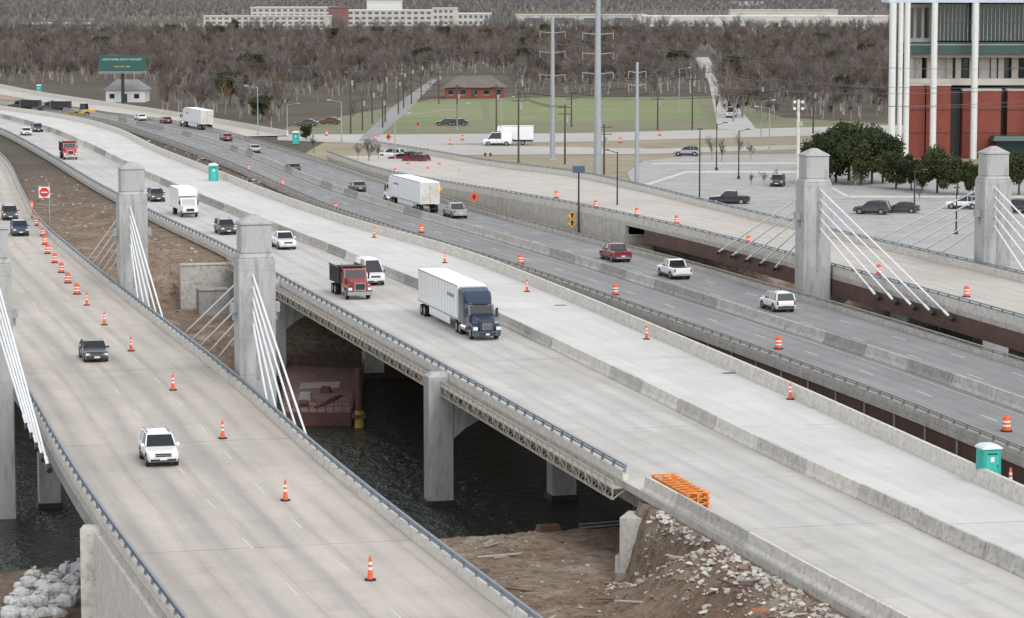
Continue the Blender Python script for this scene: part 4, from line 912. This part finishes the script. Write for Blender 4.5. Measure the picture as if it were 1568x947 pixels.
def med():
    y=R.uniform(370,560); a=xat(M_r,y)+.5; c_=xat(R_l,y)-.5; return (R.uniform(a,c_) if c_>a else a),y
rocks('construction_debris',600,med,.08,.5,[RK2,RK,CONC3,RUST])
# bulk sand bags heaped on the lower left bank
b=MB(); BAG=mat('bulk_bag_white',(.58,.58,.57),(.42,.42,.42),.85,2,dirt=(.28,.26,.24))
q0=G(12,938,-7.3); q1=G(138,880,-7.3)
for i in range(8):
    for j in range(5):
        for lay in range(1 if R.random()<.6 else 2):
            t=i/7; x=q0.x+(q1.x-q0.x)*t+R.uniform(-.2,.2)+lay*.3; y=q0.y+j*2.3-.5+R.uniform(-.6,.6); z=float(height(np.array(x),np.array(y)))-.08+lay*.72
            a0=R.uniform(0,1.5); tl=R.uniform(-.2,.2); tm=R.uniform(-.2,.2); sz=R.uniform(.75,.95); secs=[]
            for zz,rr in ((0,.42),(.12,.56),(.4,.62),(.65,.56),(.78,.36),(.86,.10),(1.02,.2)):
                zz*=sz; rr*=sz; secs.append([(x+zz*tl+rr*(1+.16*math.cos(4*(an+a0)))*math.cos(an)*R.uniform(.9,1.08),y+zz*tm+rr*(1+.16*math.cos(4*(an+a0)))*math.sin(an)*R.uniform(.9,1.08),z+zz*R.uniform(.92,1.08)) for an in [6.283*k/12 for k in range(12)]])
            b.loft(secs,BAG)
            for an in (a0,a0+1.57): b.beam((x+.5*sz*math.cos(an),y+.5*sz*math.sin(an),z+.66*sz),(x+.1*math.cos(an)+1.0*tl,y+.1*math.sin(an)+1.0*tm,z+.92*sz),.05,.03,DARK)
b.build('bulk_sandbags')
# lumber / pipe scraps
b=MB()
for i in range(44):
    x,y=gap() if i%3 else near_m(); z=float(height(np.array(x),np.array(y)))+.08; a=R.uniform(0,3.14); l=R.uniform(.4,1.4); b.beam((x-l*math.cos(a),y-l*math.sin(a),z),(x+l*math.cos(a),y+l*math.sin(a),z+R.uniform(-.03,.12)),.12,.07,R.choice([RUST,TAN,CONC3,ORANGE if i%9==0 else TAN]))
q=G(925,820,-6.5)
for i in range(7): b.beam((q.x-1.6,q.y+i*.35,-6.45+.05*i),(q.x+1.4,q.y+.4+i*.35,-6.25+.05*i),.3,.25,CONC3 if i%2 else DARK)
q=G(705,848,-6)
for i in range(5): b.beam((q.x-1.0,q.y+i*.4,-6.2),(q.x+.9,q.y-.6+i*.4,-5.9),.25,.2,DARK)
b.build('lumber_scraps')
q=G(840,812,-7.3); b=MB(); b.box(-.9,.9,-.7,.7,-.4,.35,mat('crate_brown',(.2,.11,.07)),.2); b.build('dirt_skip',q,.2)
# ------------------------------------------------------------------ light
w=bpy.data.worlds.new("World"); sc.world=w; w.use_nodes=True; nt=w.node_tree; bg=nt.nodes['Background']
sky=nt.nodes.new('ShaderNodeTexSky'); sky.sky_type='NISHITA'; sky.sun_disc=False; EL=math.radians(48); RO=math.radians(150); sky.sun_elevation=EL; sky.sun_rotation=RO
hs=nt.nodes.new('ShaderNodeHueSaturation'); hs.inputs['Saturation'].default_value=.2; hs.inputs['Value'].default_value=2.0; nt.links.new(sky.outputs[0],hs.inputs['Color']); nt.links.new(hs.outputs[0],bg.inputs[0]); bg.inputs[1].default_value=.15
sl=bpy.data.lights.new('sun','SUN'); sl.energy=1.0; sl.angle=math.radians(18); sl.color=(1,.97,.93); so=bpy.data.objects.new('sun',sl); sc.collection.objects.link(so)
dv=Vector((math.sin(RO)*math.cos(EL),math.cos(RO)*math.cos(EL),math.sin(EL))); so.rotation_euler=dv.to_track_quat('Z','Y').to_euler()
sc.view_settings.view_transform='Standard'; sc.view_settings.look='None'; sc.view_settings.exposure=0
